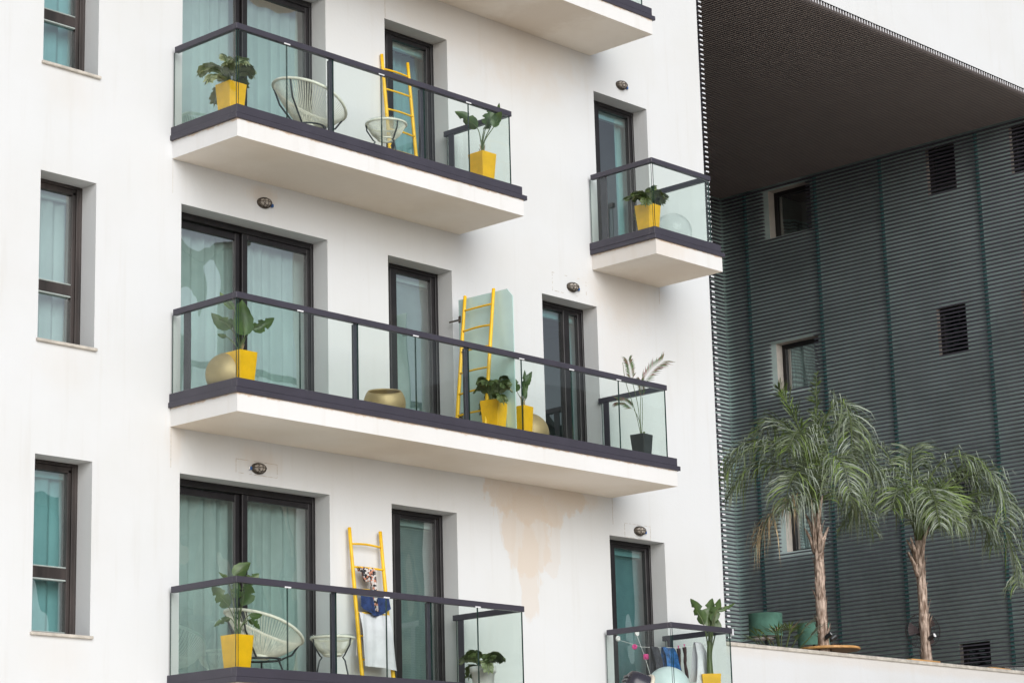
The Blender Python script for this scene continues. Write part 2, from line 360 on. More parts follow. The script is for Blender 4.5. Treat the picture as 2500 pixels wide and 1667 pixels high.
# windows and doors ------------------------------------------------------------
def frame_bars(b, bars, y0, y1, mi=0):
    for (x0, x1, z0, z1) in bars: b.bevbox(x0, x1, y0, y1, z0, z1, .006, mi)
def pane(x0, x1, z0, z1, y, parent, mtl, name='pane'):
    b = MB(); b.add([(x0, y, z0), (x1, y, z0), (x1, y, z1), (x0, y, z1)], [(0, 1, 2, 3)]); return P(b, name, mtl, parent)
def child_empty(name, parent, loc):
    o = bpy.data.objects.new(name, None); COL.objects.link(o); o.parent = parent
    c = Vector(); q = parent
    while q: c += q.location; q = q.parent
    o.location = Vector(loc)-c; o.empty_display_size = .1; return o
def curtain(x0, x1, z0, z1, y, label, seed=0, amp=.035, mt=None, gap=None):
    rng = random.Random(seed); b = MB(); segs = []
    if gap: segs = [(x0, gap[0]), (gap[1], x1)]
    else: segs = [(x0, x1)]
    xm, ym = (x0+x1)/2, y
    for (a, c) in segs:
        N = max(12, int((c-a)/.011)); ph = rng.random()*6; pts = []
        for i in range(N+1):
            x = a+(c-a)*i/N; s = x*38+1.6*math.sin(x*5.1+ph)+ph
            pts.append((x, amp*(math.sin(s)+.45*math.sin(s*.43+1.3)+.25*math.sin(s*2.1))))
        Zs = [z0, z0+(z1-z0)*.35, z0+(z1-z0)*.7, z1]; v = []
        for j, zz in enumerate(Zs):
            kf = (1.25, 1.1, .95, .75)[j]
            for i, (x, d) in enumerate(pts): v.append((x-xm+.006*math.sin(i*.7+j*1.9)*(3-j)/3, d*kf, zz-z0))
        f = [(j*(N+1)+i, j*(N+1)+i+1, (j+1)*(N+1)+i+1, (j+1)*(N+1)+i) for j in range(3) for i in range(N)]
        b.add(v, f)
    o = b.build('curtain', mt or M_curt, None, True, (xm, ym, z0))
    return tag(o, label, 'curtain', 'curtains behind the glass')
def blind(x0, x1, z0, z1, y, label, pitch=.028, mt=None):
    b = MB(); z = z1-z0-.05; xm = (x0+x1)/2
    while z > 0:
        b.add([(x0-xm, 0, z), (x1-xm, 0, z), (x1-xm, .012, z-pitch*.85), (x0-xm, .012, z-pitch*.85)], [(3, 2, 1, 0)]); z -= pitch
    b.box(x0-xm, x1-xm, -.01, .05, z1-z0-.05, z1-z0, 1)
    o = b.build('window_blind', [mt or M_blind, M_cass], None, False, (xm, y, z0))
    return tag(o, label, 'blind', 'blinds behind the glass')

FL = {1: 'upper', 0: 'middle', -1: 'lower'}
for (kd, x0, x1, z0, z1, k) in OPEN:
    z = 3*k; Y0, Y1 = .235, .33
    if kd == 'win':
        w = child_empty('window', apt, (x0, 0, z0))
        b = MB(); frame_bars(b, [(x0+.002, x0+.13, z0, z1-.002), (x1-.03, x1-.002, z0, z1-.002), (x1-.075, x1-.03, z0, z1-.03), (x0+.13, x1-.03, z1-.035, z1-.002)], Y0, Y1)
        frame_bars(b, [(x1-.12, x1-.075, z0+.03, z1-.065), (x0+.13, x1-.075, z1-.10, z1-.035)], Y0+.015, Y1)
        frame_bars(b, [(x0+.13, x1-.12, z+1.182, z+1.298), (x0+.13, x1-.12, z0, z0+.04)], Y0+.012, Y1-.01)
        P(b, 'frame', M_bronze, w)
        for za, zc in ((z+1.298, z+1.312), (z+1.165, z+1.182), (z0+.04, z0+.052)):
            b = MB(); frame_bars(b, [(x0+.13, x1-.125, za, zc)], Y0+.01, Y1-.012); P(b, 'glazing_bead', M_bead, w)
        pane(x0+.1, x1-.10, z0+.02, z1-.05, Y0+.05, w, M_win2 if k else M_win)
        b = MB(); b.bevbox(x0-.02, x1+.025, -.035, Y0, z0-.032, z0, .005); P(b, 'sill', M_stone, w)
        b = MB(); b.box(x0+.05, x1+.12, .37, .42, z1-.15, z1-.07)
        tag(P2 := b.build('blind_cassette', M_cass, None), f'pale roller blind box at the head of the {FL[k]} tall left window', 'blind', 'roller blind boxes')
        curtain(x0+.02, x1+.16, z0+.01, z1-.11, .45, f'pale curtain hanging in the {FL[k]} tall left window', 10+k, .022)
    elif kd == 'big':
        w = child_empty('sliding_door', apt, (x0, 0, z0))
        b = MB(); frame_bars(b, [(x0+.002, x0+.06, z0, z1-.002), (x1-.045, x1-.002, z0, z1-.002), (x0+.06, x1-.045, z1-.075, z1-.002), (x0+.06, x1-.045, z0, z0+.04)], Y0, Y1)
        P(b, 'frame', M_frame, w)
        b = MB(); frame_bars(b, [(x0+.062, x0+.15, z0+.04, z1-.16), (3.83, 3.90, z0+.04, z1-.075), (x0+.062, 3.83, z1-.16, z1-.085), (x0+.15, 3.83, z0+.04, z0+.13)], Y0+.05, Y1-.005); P(b, 'sash', M_frame, w)
        b = MB(); frame_bars(b, [(3.905, 3.985, z0+.04, z1-.077), (x1-.10, x1-.047, z0+.04, z1-.077), (3.985, x1-.10, z1-.14, z1-.077), (3.985, x1-.10, z0+.04, z0+.13)], Y0+.012, Y1-.02); P(b, 'sash', M_frame, w)
        pane(x0+.1, 3.85, z0+.1, z1-.14, Y0+.075, w, M_win); pane(3.96, x1-.08, z0+.1, z1-.10, Y0+.04, w, M_win)
        curtain(x0+.02, 4.0, z0+.02, z1-.05, .47, f'pleated sheer curtain in the left half of the {FL[k]} sliding door', 20+k, .03)
        curtain(4.05, x1+.14-(.2 if k == 1 else 0), z0+.02, z1-.05, .45, f'pleated sheer curtain in the right half of the {FL[k]} sliding door', 30+k, .03)
    elif kd == 'small':
        w = child_empty('balcony_door', apt, (x0, 0, z0))
        b = MB(); frame_bars(b, [(x0+.002, x0+.05, z0, z1-.002), (x1-.05, x1-.002, z0, z1-.002), (x0+.05, x1-.05, z1-.05, z1-.002), (x0+.05, x1-.05, z0, z0+.05)], Y0, Y1)
        frame_bars(b, [(x1-.115, x1-.05, z0+.05, z1-.05), (6.355, x1-.115, z1-.10, z1-.05)], Y0+.015, Y1-.01); P(b, 'frame', M_frame, w)
        b = MB(); frame_bars(b, [(6.245, 6.35, z0+.05, z1-.052)], Y0+.006, Y1-.015); P(b, 'mullion', M_frame, w)
        pane(6.0, 6.25, z0+.03, z1-.04, Y0+.06, w, M_win); pane(6.34, x1-.10, z0+.04, z1-.08, Y0+.045, w, M_win if k < 1 else M_win2)
        b = MB(); b.box(6.34, x1+.12, .37, .42, z1-.16, z1-.08)
        tag(b.build('blind_cassette', M_cass, None), f'pale roller blind box at the head of the {FL[k]} narrow door', 'blind', 'roller blind boxes')
        if k == 1: curtain(6.5, 7.25, z0+.01, z1-.08, .62, 'bunched curtain at the right side of the upper narrow door', 44, .03)
        else: blind(6.3, x1+.16, z0+.02, z1-.13, .44, ('grey' if k == 0 else 'teal looking')+f' finely ribbed blind in the {FL[k]} narrow door', mt=None if k == 0 else None)
        if k == -1: curtain(6.6, 7.05, z0+.01, z1-.1, .60, 'pale curtain behind the ribbed blind of the lower narrow door', 45, .03)
    else:
        w = child_empty('balcony_door', apt, (x0, 0, z0))
        xl = x0+.37
        b = MB(); frame_bars(b, [(x0+.002, x0+.05, z0, z1-.002), (x1-.035, x1-.002, z0, z1-.002), (x0+.05, x1-.035, z1-.05, z1-.002), (x0+.05, x1-.035, z0, z0+.05)], Y0, Y1)
        if k: frame_bars(b, [(x0+.22, xl+.01, z0+.05, z1-.052)], Y0+.006, Y1-.015)
        else: frame_bars(b, [(9.385, 9.50, z0+.05, z1-.052)], Y0+.006, Y1-.015)
        frame_bars(b, [(x1-.10, x1-.035, z0+.05, z1-.05), (x0+.05, x1-.10, z1-.095, z1-.05)], Y0+.015, Y1-.01); P(b, 'frame', M_frame, w)
        pane(x0+.04, x1-.08, z0+.04, z1-.07, Y0+.05, w, M_win2)
        b = MB(); b.box(xl if k else x0+.1, x1+.1, .365, .42, z1-.17, z1-.075)
        tag(b.build('blind_cassette', M_cass, None), f'pale roller blind box at the head of the {FL[k]} rightmost door', 'blind', 'roller blind boxes')
        if k == 1: curtain(10.82, x1+.12, z0+.02, z1-.1, .47, 'narrow curtain strip in the upper rightmost door', 51, .02)
        elif k == 0: curtain(9.58, x1+.14, z0+.02, z1-.1, .47, 'narrow curtain strip in the middle rightmost door', 52, .02)
        else: blind(xl, x1+.12, z0+.02, z1-.13, .44, 'ribbed teal looking blind in the lower rightmost door')

# balconies ----------------------------------------------------------------------
YF, YR = -1.0903, -1.088
def balcony(k, xl, xr, rl, rr, joints, posts, leftpost, detail=True, endcap=False):
    z = 3*k; bal = child_empty('balcony', apt, (xl, 0, z))
    b = MB(); b.box(xl, xr, YF, .0, z-.109, z+.104, faces=(1, 2, 0, 0, 0, 0)); P(b, 'slab', [M_slab, M_soff, M_floor], bal)
    b = MB()   # drip lip and upstand on three sides
    b.bevbox(xl-.035, xr+.045, YF-.022, YF+.10, z+.092, z+.148, .003)
    for (a, c) in ((xl-.035, xl+.10), (xr-.10, xr+.045)): b.bevbox(a, c, YF+.10, -.001, z+.092, z+.148, .003)
    ua, ub = rl-.022, min(rr+.17, xr-.015)
    b.bevbox(ua, ub, YR-.022, YR+.06, z+.1485, z+.245, .003)
    for (a, c) in ((ua, ua+.07), (ub-.07, ub)): b.bevbox(a, c, YR+.06, -.001, z+.1485, z+.245, .003)
    P(b, 'flashing', M_alu, bal)
    b = MB()
    b.bevbox(rl-.022, rr+.022, YR-.018, YR+.040, z+1.104, z+1.170, .004)
    b.bevbox(rl-.022, rl+.036, YR+.040, -.055, z+1.104, z+1.170, .004); b.bevbox(rr-.036, rr+.022, YR+.040, -.001, z+1.104, z+1.170, .004)
    if endcap: b.box(rr+.0225, rr+.05, YR-.02, YR+.04, z+1.08, z+1.165, 1)
    P(b, 'handrail', [M_alu, M_cap], bal)
    for x in joints:
        b = MB(); b.bevbox(x-.05, x+.04, YR-.0195, YR-.012, z+1.096, z+1.112, .002); P(b, 'rail_clip', M_cap, bal)
    xs = [rl+.004]+[x for x in sorted(joints+posts)]+[rr-.004]
    for i in range(len(xs)-1):
        a, c = xs[i]+(.006 if i else .012), xs[i+1]-(.006 if i < len(xs)-2 else 0)
        b = MB(); b.box(a, c, YR-.006, YR+.006, z+.18, z+1.108, faces=(1, 1, 0, 1, 0, 1)); P(b, 'glass_panel', [M_bal, M_ded], bal)
    for x in (rl, rr):
        b = MB(); b.box(x-.006, x+.006, YR+.014, -.03, z+.18, z+1.108, faces=(1, 1, 1, 0, 1, 0)); P(b, 'glass_panel', [M_bal, M_ded], bal)
    for x in posts:
        b = MB(); b.bevbox(x-.036, x+.026, YR+.022, YR+.036, z+.15, z+1.105, .002); b.bevbox(x-.012, x+.002, YR+.036, YR+.085, z+.15, z+1.105, .002); P(b, 'post', M_alu, bal)
    b = MB(); b.bevbox(rr-.032, rr-.018, -.172, -.080, z+.15, z+1.105, .002); P(b, 'post', M_alu, bal)
    if leftpost: b = MB(); b.bevbox(rl+.018, rl+.032, -.30, -.19, z+.15, z+1.105, .002); P(b, 'post', M_alu, bal)
    return bal
balcony(1, 2.68, 7.209, 2.680, 7.000, [3.392, 4.837, 6.275], [4.085, 5.53], False)
balcony(0, 2.68, 9.950, 2.681, 9.776, [3.564, 5.319, 7.085, 7.978, 8.860], [4.42, 6.18], True)
balcony(-1, 2.68, 7.209, 2.678, 6.985, [3.367, 4.801, 6.236], [4.055, 5.49], False)
balcony(2, 2.68, 9.83, 2.681, 9.64, [3.564, 5.319, 7.085, 7.978, 8.80], [4.42, 6.18], True)
balcony(1, 9.717, 11.093, 9.699, 10.886, [], [], True)
balcony(-1, 9.717, 11.093, 9.699, 10.886, [], [], False, endcap=True)

# ------------------------------------------------------------------ parapet wall and slatted building
par = thing('parapet_wall', 'low white plastered terrace wall with beige stone coping, bottom right', 'wall', (12.3, 0, GZ))
b = MB(); b.box(XE+.003, 30, .003, .2, GZ, -1.865); P(b, 'wall', M_par, par)
b = MB(); b.bevbox(XE+.004, 30, -.02, .23, -1.865, -1.815, .006); P(b, 'coping', M_stone, par)

sb = thing('slatted_building', 'dark horizontally slatted building wing with small square windows behind the palms', 'building', (XR, 0, -2.75))
XW = XR+.115
WIN = []
for k, z in ((2, 7.10), (1, 4.09), (0, 1.06), (-1, -1.95)): WIN.append((5.40, 6.38, z, z+.94, True))
for z in (7.165, 4.165, 1.165, -1.835): WIN += [(2.20, 2.81, z, z+.865, False), (.45, 1.065, z, z+.865, False)]
b = MB()
hs = [w[:4] for w in WIN]
ys = sorted({-.0, YB+.12, *[v for h in hs for v in h[:2]]}); zs = sorted({GZ, 8.2, *[v for h in hs for v in h[2:4]]})
for i in range(len(ys)-1):
    for j in range(len(zs)-1):
        cyy, cz = (ys[i]+ys[i+1])/2, (zs[j]+zs[j+1])/2
        if any(h[0] < cyy < h[1] and h[2] < cz < h[3] for h in hs): continue
        b.add([(XW, ys[i], zs[j]), (XW, ys[i+1], zs[j]), (XW, ys[i+1], zs[j+1]), (XW, ys[i], zs[j+1])], [(3, 2, 1, 0)])
b.box(XE+.01, XW, YB+.12, YB+.3, -2.75, 8.2)        # end wall of the recess
b.box(XW, 30, -.002, .02, GZ, SZ-.003)
P(b, 'wall', M_shwall, sb)
for (y0, y1, z0, z1, big) in WIN:
    b = MB(); D = .24 if big else .16; w = child_empty('window', sb, (XW, y0, z0))
    for v, q in (((XW, y1, z0), (XW+D, y1, z1)), ((XW, y0, z0), (XW+D, y0, z1))):
        b.add([(XW, v[1], z0), (XW+D, v[1], z0), (XW+D, v[1], z1), (XW, v[1], z1)], [(0, 1, 2, 3)])
    b.add([(XW, y0, z1), (XW+D, y0, z1), (XW+D, y1, z1), (XW, y1, z1)], [(0, 1, 2, 3)]); b.add([(XW, y0, z0), (XW+D, y0, z0), (XW+D, y1, z0), (XW, y1, z0)], [(0, 1, 2, 3)])
    P(b, 'reveal', M_jamb, w)
    b = MB(); t = .085
    b.bevbox(XW+D-.06, XW+D, y0, y1, z1-t, z1, .004); b.bevbox(XW+D-.06, XW+D, y0, y1, z0, z0+t*.6, .004)
    b.bevbox(XW+D-.06, XW+D, y0, y0+t, z0+t*.6, z1-t, .004); b.bevbox(XW+D-.06, XW+D, y1-t, y1, z0+t*.6, z1-t, .004)
    P(b, 'frame', M_frame, w)
    b = MB(); b.add([(XW+D-.02, y0, z0), (XW+D-.02, y1, z0), (XW+D-.02, y1, z1), (XW+D-.02, y0, z1)], [(3, 2, 1, 0)]); P(b, 'pane', M_win if big else M_win2, w)
    b = MB(); b.box(XW+D+.001, XW+1.5, y0-.3, y1+.3, z0-.2, z1+.2); b.f.pop(5); b.mi.pop(5); P(b, 'room', M_room if big else M_dark, w)
for (y0, y1, z0, z1, lab) in ((5.6, 6.3, 4.1, 5.02, 'pale pleated curtain in the slatted wall window just above the palm'), (5.6, 6.3, 1.06, 1.99, 'pale pleated curtain in the slatted wall window behind the palm trunk')):
    b = MB(); N = 120; v = []
    for zz in (0, z1-z0):
        for i in range(N+1): v.append((.012*math.sin(i*.55)+.006*math.sin(i*.21+zz), (y1-y0)*i/N, zz))
    b.add(v, [(i+1, i, N+1+i, N+2+i) for i in range(N)])
    tag(b.build('curtain', M_curt, None, True, (XW+.33, y0, z0)), lab, 'curtain', 'curtains in the slatted wall')
b = MB(); z = -2.70; cuts = [w for w in WIN if w[4]]
while z < 8.09:
    y = 0.0; seg = [(0.0, YB)]
    for (y0, y1, z0, z1, big) in cuts:
        if z0-.01 < z < z1+.012: seg = [(0.0, y0+.03), (y1+.07, YB)]
    for (a, c) in seg: b.box(XR, XR+.055, a, c, z-.0095, z+.0095)
    z += PITCH
z = -2.70
while z < 8.09: b.box(XE+.15, XR-.002, YB, YB+.05, z-.0095, z+.0095); z += PITCH
P(b, 'slat_cladding', M_slat, sb)
for y in (1.735, 3.795, 5.27, 6.925, .2): b = MB(); b.box(XR+.056, XR+.10, y-.026, y+.026, -2.75, 8.09); P(b, 'batten', M_teal, sb)
for x in (14.0, 16.2, 18.4, 20.6): b = MB(); b.box(x-.045, x+.045, YB+.055, YB+.10, -2.75, 8.09); P(b, 'rear_batten', M_dark, sb)

# ------------------------------------------------------------------ buildings across the street (out of view; skyline shaped for the pane reflections)
def opposite(name, label, x0, x1, y, h, mt, arched, ww=1.3, wh=2.2, px=3.1, pz=3.6, dp=10):
    t = thing(name, label, 'building', ((x0+x1)/2, y, GZ), 'buildings across the street')
    b = MB(); b.box(x0, x1, y-dp, y, GZ, GZ+h); b.box(x0-.3, x1+.3, y-dp-.2, y+.3, GZ+h, GZ+h+.5); P(b, 'wall', mt, t)
    b = MB(); x = x0+1.2
    while x+ww < x1-.6:
        z = GZ+1.2
        while z+wh < GZ+h-.6:
            v = [(x, y+.012, z), (x+ww, y+.012, z), (x+ww, y+.012, z+wh*.7)]
            if arched: v += [(x+ww/2+ww/2*math.cos(a), y+.012, z+wh*.7+ww*.75*math.sin(a)) for a in [math.pi*i/8 for i in range(1, 8)]]
            v.append((x, y+.012, z+wh*.7)); b.add(v, [tuple(range(len(v)))[::-1]]); z += pz
        x += px
    P(b, 'window_opening', M_dark, t)
opposite('stone_building', 'stone tower with arched windows added across the street to shape the pane reflections', 24.0, 26.0, -26, 18.5, M_opp, True, .9, 2.4, 1.6, dp=2.5)
opposite('low_building', 'low grey building added beside the stone tower across the street for the pane reflections', 26.6, 28.4, -26, 9.5, M_opp2, False, .9, 1.4, 1.5, 3, 3)
t = thing('reflection_dome', 'small dome added on the low building across the street to shape pane reflections', 'dome', (27.5, -27.4, 3.1))
b = MB(); b.lathe([(.95, 0), (.95, .5), (1.0, .55), (.92, 1.0), (.7, 1.5), (.35, 1.9), (.1, 2.05), (.06, 2.7), (0, 2.9)], (0, 0, 0), 24); b.build('shell', M_opp, t, True)  # dome added only to shape the sky gap reflected in the panes
t = thing('chimney', 'slim tall chimney added across the street to shape pane reflections', 'chimney', (29.6, -27, GZ))
b = MB(); b.lathe([(.38, 0), (.28, 14.5), (.36, 14.6), (.36, 15.1), (0, 15.1)], (0, 0, 0), 16); b.build('stack', M_opp2, t)  # unseen stack, added to give the reflected skyline more shape
opposite('stone_building', 'stepped stone building added across the street right of the tower for pane reflections', 32.0, 35.5, -28, 13.6, M_opp, True, 1.2, 2.3, 2.2)
opposite('grey_building', 'tall grey building across the street, seen in the panes', 38.5, 50, -31, 17, M_opp2, False, 2.2, 1.6, 3.4, 3.2)
opposite('stone_building', 'low building with arched windows further along the street, seen in the panes', 8, 22.5, -29, 11.5, M_opp, True, 1.1, 2.4, 2.4, 3.9)

# ------------------------------------------------------------------ wall lamps
def wall_lamp(x, z, label, side=1):
    t = thing('wall_lamp', label, 'wall lamp', (x, 0, z), 'caged bulkhead lamps over the doors')
    Mx = Matrix.Rotation(R(90), 4, 'X').to_3x3()
    A, B = .088, .055
    def oval(s, y, n=28): return [(A*s*math.cos(2*math.pi*i/n), y, B*s*math.sin(2*math.pi*i/n)) for i in range(n)]
    b = MB(); b.lathe([(0, 0), (.098, 0), (.098, .022), (.085, .03), (0, .03)], (0, 0, 0), 28, 0, 1, .64, Mx); b.build('lamp_base', M_brz, t, True)
    b = MB(); b.lathe([(.082, .03), (.080, .045), (.068, .068), (.045, .083), (.02, .09), (0, .092)], (0, 0, 0), 28, 0, 1, .62, Mx); b.build('glass_dome', M_dome, t, True)
    b = MB()
    b.tube(oval(.98, -.045), .004, 6, 0, True); b.tube(oval(.70, -.076), .0035, 6, 0, True)
    arc = lambda fx, n=12: [(A*1.02*math.cos(a), -.028-.07*math.sin(a), fx) for a in [math.pi*i/n for i in range(n+1)]]
    b.tube(arc(0), .0038, 6); 
    for xx in (-.04, 0, .04): b.tube([(xx, -.028-.066*math.sin(a)*(1-abs(xx)*4), B*1.04*math.cos(a)*(1-abs(xx)*2)) for a in [math.pi*i/10 for i in range(11)]], .0035, 6)
    b.build('cage', M_brz, t, True)
    b = MB(); b.bevbox(side*.118-.014, side*.118+.014, -.034, -.002, -.028, .008, .004); b.build('conduit', M_blue, t)
    b = MB(); b.bevbox(side*.139-.006, side*.139+.006, -.030, -.002, -.026, .006, .003); b.build('conduit_clip', M_wht, t)
wall_lamp(4.005, 2.648, 'caged wall lamp with blue conduit above the middle sliding door')
wall_lamp(3.913, -.422, 'caged wall lamp with conduit on its left above the lower sliding door', -1)
wall_lamp(10.442, 5.615, 'caged wall lamp above the upper right door, highest of the lamps')
wall_lamp(9.292, 2.581, 'caged wall lamp above the middle rightmost door, below the small upper balcony')
wall_lamp(10.461, -.49, 'caged wall lamp in an outlined patch above the lower rightmost door')
b = MB()
rng = random.Random(3)
for (cx, cz, hw, hh) in ((3.9, -.42, .30, .075), (10.44, -.5, .26, .09), (9.25, 2.6, .33, .12)):
    lo = cx < 9 or cz < 0
    for (a, c) in (((-hw, -hh), (hw, -hh)), ((-hw, hh), (hw, hh)), ((-hw, -hh), (-hw, hh)), ((hw, -hh), (hw, hh))):
        N = 16
        for i in range(N):
            if rng.random() < (.25 if lo else .6): continue
            u0, u1 = i/N, (i+1)/N; x0, z0 = cx+a[0]+(c[0]-a[0])*u0, cz+a[1]+(c[1]-a[1])*u0; x1, z1 = cx+a[0]+(c[0]-a[0])*u1, cz+a[1]+(c[1]-a[1])*u1
            w = .002+.003*rng.random(); b.box(min(x0, x1)-w/2, max(x0, x1)+w/2, -.0015, .0005, min(z0, z1)-w/2, max(z0, z1)+w/2)
for (x, z0_, z1_, w) in ((5.985, 5.42, 6.4, .006), (11.093, 2.66, 2.885, .007), (9.95, -.45, -.11, .006), (2.69, -.55, -.115, .006), (2.69, 2.5, 2.885, .004)):
    z = z0_
    while z < z1_: h_ = rng.uniform(.02, .07); b.box(x-w/2*rng.uniform(.4, 1), x+w/2*rng.uniform(.4, 1), -.001, .0005, z, min(z1_, z+h_)); z += h_*1.02
P(b, 'plaster_patch_outline', mat('dirty_joint', (.50, .42, .33), .9, 0, .2, 30), apt)

# ------------------------------------------------------------------ pots and plants
RV, FV = Vector((.676, -.737, 0)), Vector((.737, .676, 0))       # the plants face this way: u to their right, w to their rear
def L(u, v, w=0): return RV*u+FV*w+Vector((0, 0, v))
def pot(t, h=.5, a=.245, c=.172, mt=None, rz=0, rnd=False, name='planter'):
    b = MB()
    if rnd:
        b.lathe([(0, 0), (c*.5, 0), (c*.5*1.0, .01), (a*.5, h*.82), (a*.56, h*.82), (a*.58, h), (a*.52, h), (a*.5, h-.05), (0, h-.05)], (0, 0, 0), 40)
        o = b.build(name, mt, t, True)
    else:
        H = [(0, c), (h, a), (h, a-.016), (h-.03, a-.022)]; v = []
        for (z, s) in H:
            q = s/2
            for (x, y) in ((-q, -q), (q, -q), (q, q), (-q, q)): v.append((x, y, z))
        f = [(3, 2, 1, 0)]
        for i in range(3):
            for k in range(4): f.append((i*4+k, i*4+(k+1) % 4, i*4+4+(k+1) % 4, i*4+4+k))
        b.add(v, f); o = b.build(name, mt or M_yel, t); o.rotation_euler.z = rz
        bv = o.modifiers.new('edge', 'BEVEL'); bv.width = .008; bv.segments = 3; bv.limit_method = 'ANGLE'
    b = MB(); q = (a-.03)/2
    if rnd: b.lathe([(0, h-.045), (a*.5, h-.045)], (0, 0, 0), 24)
    else: b.add([(-q, -q, h-.035), (q, -q, h-.035), (q, q, h-.035), (-q, q, h-.035)], [(0, 1, 2, 3)])
    o = b.build('soil', M_soil, t); o.rotation_euler.z = rz
def blade(b, base, tip, width, arch=.05, fold=.25, tilt=0, split=0, rng=None, mi=0):
    base, tip = Vector(base), Vector(tip); ax = (tip-base); Ln = ax.length; t = ax.normalized()
    side = t.cross(FV)
    if side.length < .2: side = t.cross(Vector((0, 0, 1)))
    side.normalize(); nrm = side.cross(t); side = (side*math.cos(tilt)+nrm*math.sin(tilt)).normalized(); nrm = side.cross(t).normalized()
    N = 14; v = []; f = []
    for i in range(N+1):
        s = i/N; w = width*.5*(math.sin(math.pi*min(1, s**.75*1.0))**.62 if 0 < s < 1 else 0.03)*(1 if s < .6 else 1-.22*(s-.6)/.4)
        c = base+ax*s+Vector((0, 0, -arch*Ln*(s*s)*1.2+arch*Ln*s*.9))+nrm*(.03*math.sin(s*3))
        for k in (-2, -1, 0, 1, 2):
            q = k/2; wl = w*(1+.06*math.sin(i*1.7+k*2.1))
            if split and k in (2, -2) and (i in ((5, 9) if k > 0 else (7,))): wl *= .35
            v.append(c+side*q*wl+nrm*(fold*abs(q)**1.2*w-.0))
    for i in range(N):
        for k in range(4): f.append((i*5+k, i*5+k+1, i*5+6+k, i*5+5+k))
    b.add(v, f, mi)
def broadleaf(t, h, leaves, stalk=.009, trunk=None, seed=1):
    rng = random.Random(seed); bs, bl = MB(), MB()
    for (bu, bv, tu, tv, w, *o) in leaves:
        dw = o[0] if o else rng.uniform(-.08, .08)
        st = L(rng.uniform(-.03, .03), h-.04, rng.uniform(-.03, .03)); e = L(bu, h+bv, dw); mid = (st+e)/2+L(-bu*.22, .05*bv, 0)
        d = (L(tu, h+tv, dw*1.5)-e)
        bs.tube(cr_spline([st, mid, e, e+d*.5], 6), [stalk*(1-.035*i) for i in range(19)], 6)
        blade(bl, e, L(tu, h+tv, dw*1.5+rng.uniform(-.05, .05)), w, arch=rng.uniform(.0, .16), fold=rng.uniform(.2, .55), tilt=rng.uniform(-.5, .5), split=rng.random() < .6, rng=rng)
    if trunk:
        bs.tube(cr_spline([L(0, h-.04), L(.0, h+trunk*.5), L(.01, h+trunk)], 6), [.045, .043, .041, .04, .039, .037, .035, .034, .033, .032, .03, .028, .025], 10, 0)
    for q in range(4): bs.tube([L(rng.uniform(-.02, .02), h-.04), L(rng.uniform(-.04, .04), h+.05+.08*rng.random())], [.012, .004], 6, 1)
    bs.build('stalks', [M_stem, M_stem2], t, True); o = bl.build('leaves', M_leaf, t, True)
def zzplant(t, h, n, seed, spread=.33, up=.3, dusty=.25, special=()):
    rng = random.Random(seed); bs, bl = MB(), MB()
    specs = [(rng.uniform(0, 6.28), rng.uniform(.35, 1.0)) for _ in range(n)]
    for i in range(n):
        az = 6.283*i/n+rng.uniform(-.35, .35); out = spread*rng.uniform(.55, 1.0); hh = up*rng.uniform(.55, 1.05)*(1.25-.75*out/spread)
        if i % 5 == 4: hh = .02; out = spread*1.02
        d = RV*math.cos(az)+FV*math.sin(az)
        p0 = d*.03+Vector((0, 0, h-.04)); p1 = d*out*.4+Vector((0, 0, h+hh*.85)); p2 = d*out*.8+Vector((0, 0, h+hh)); p3 = d*out*1.05+Vector((0, 0, h+hh*.72-(.1 if i % 5 == 4 else 0)))
        sp = cr_spline([p0, p1, p2, p3], 8); bs.tube(sp, [.008*(1-.025*j) for j in range(len(sp))], 6)
        mi = 1 if rng.random() < dusty else 0
        M_ = len(sp)
        for j in range(6, M_-1):
            tg = (sp[j+1]-sp[j]).normalized(); sd = tg.cross(Vector((0, 0, 1)))
            if sd.length < .1: sd = RV
            sd.normalize(); nn = sd.cross(tg).normalized(); roll = .5*math.sin(i*2.4); sd2 = (sd*math.cos(roll)+nn*math.sin(roll)); n2 = sd2.cross(tg)
            for sg in (-1, 1):
                dr = (sd2*sg*.9+tg*.5+n2*rng.uniform(.0, .22)).normalized(); ln = rng.uniform(.075, .10)*(1 if j < M_-4 else .75); wd = ln*.33
                q = dr.cross(n2).normalized()*wd; b0 = sp[j]; m1 = b0+dr*ln*.4; m2 = b0+dr*ln*.75-n2*.004; e = b0+dr*ln-n2*.010
                bl.add([b0, m1+q*.85+n2*.010, m1, m1-q*.85+n2*.010, m2+q*.7+n2*.006, m2, m2-q*.7+n2*.006, e], [(0, 2, 1), (0, 3, 2), (1, 2, 5, 4), (2, 3, 6, 5), (4, 5, 7), (5, 6, 7)], mi)
        e = sp[-1]; bl.add([e, e+Vector((.02, 0, .02)), e+(sp[-1]-sp[-3]).normalized()*.06, e-Vector((.02, 0, -.01))], [(0, 1, 2, 3)], mi)
    bs.build('stems', M_stem, t, True); bl.build('leaflets', [M_zz, M_zz2], t, True)
PG = 'potted plants on the balconies'
F0 = .104
def pp(label, x, y, k): return thing('potted_plant', label, 'potted plant', (x, y, 3*k+F0), PG)
t = pp('feathery plant in a yellow pot at the left corner of the upper long balcony', 2.89, -.74, 1); pot(t); zzplant(t, .5, 14, 4, .38, .34, .8)
t = pp('broad leaved plant in a yellow pot at the right end of the upper balcony', 6.70, -.90, 1); pot(t)
broadleaf(t, .5, [(-.05, .33, -.32, .58, .15, .0), (.06, .40, .15, .67, .17, .1), (.12, .38, .22, .66, .09, .05), (.145, .32, .25, .5, .13, -.05), (.03, .36, .08, .5, .10, .12)], seed=5)
t = pp('broad leaved plant in a yellow pot at the left corner of the middle balcony', 2.97, -.82, 0); pot(t)
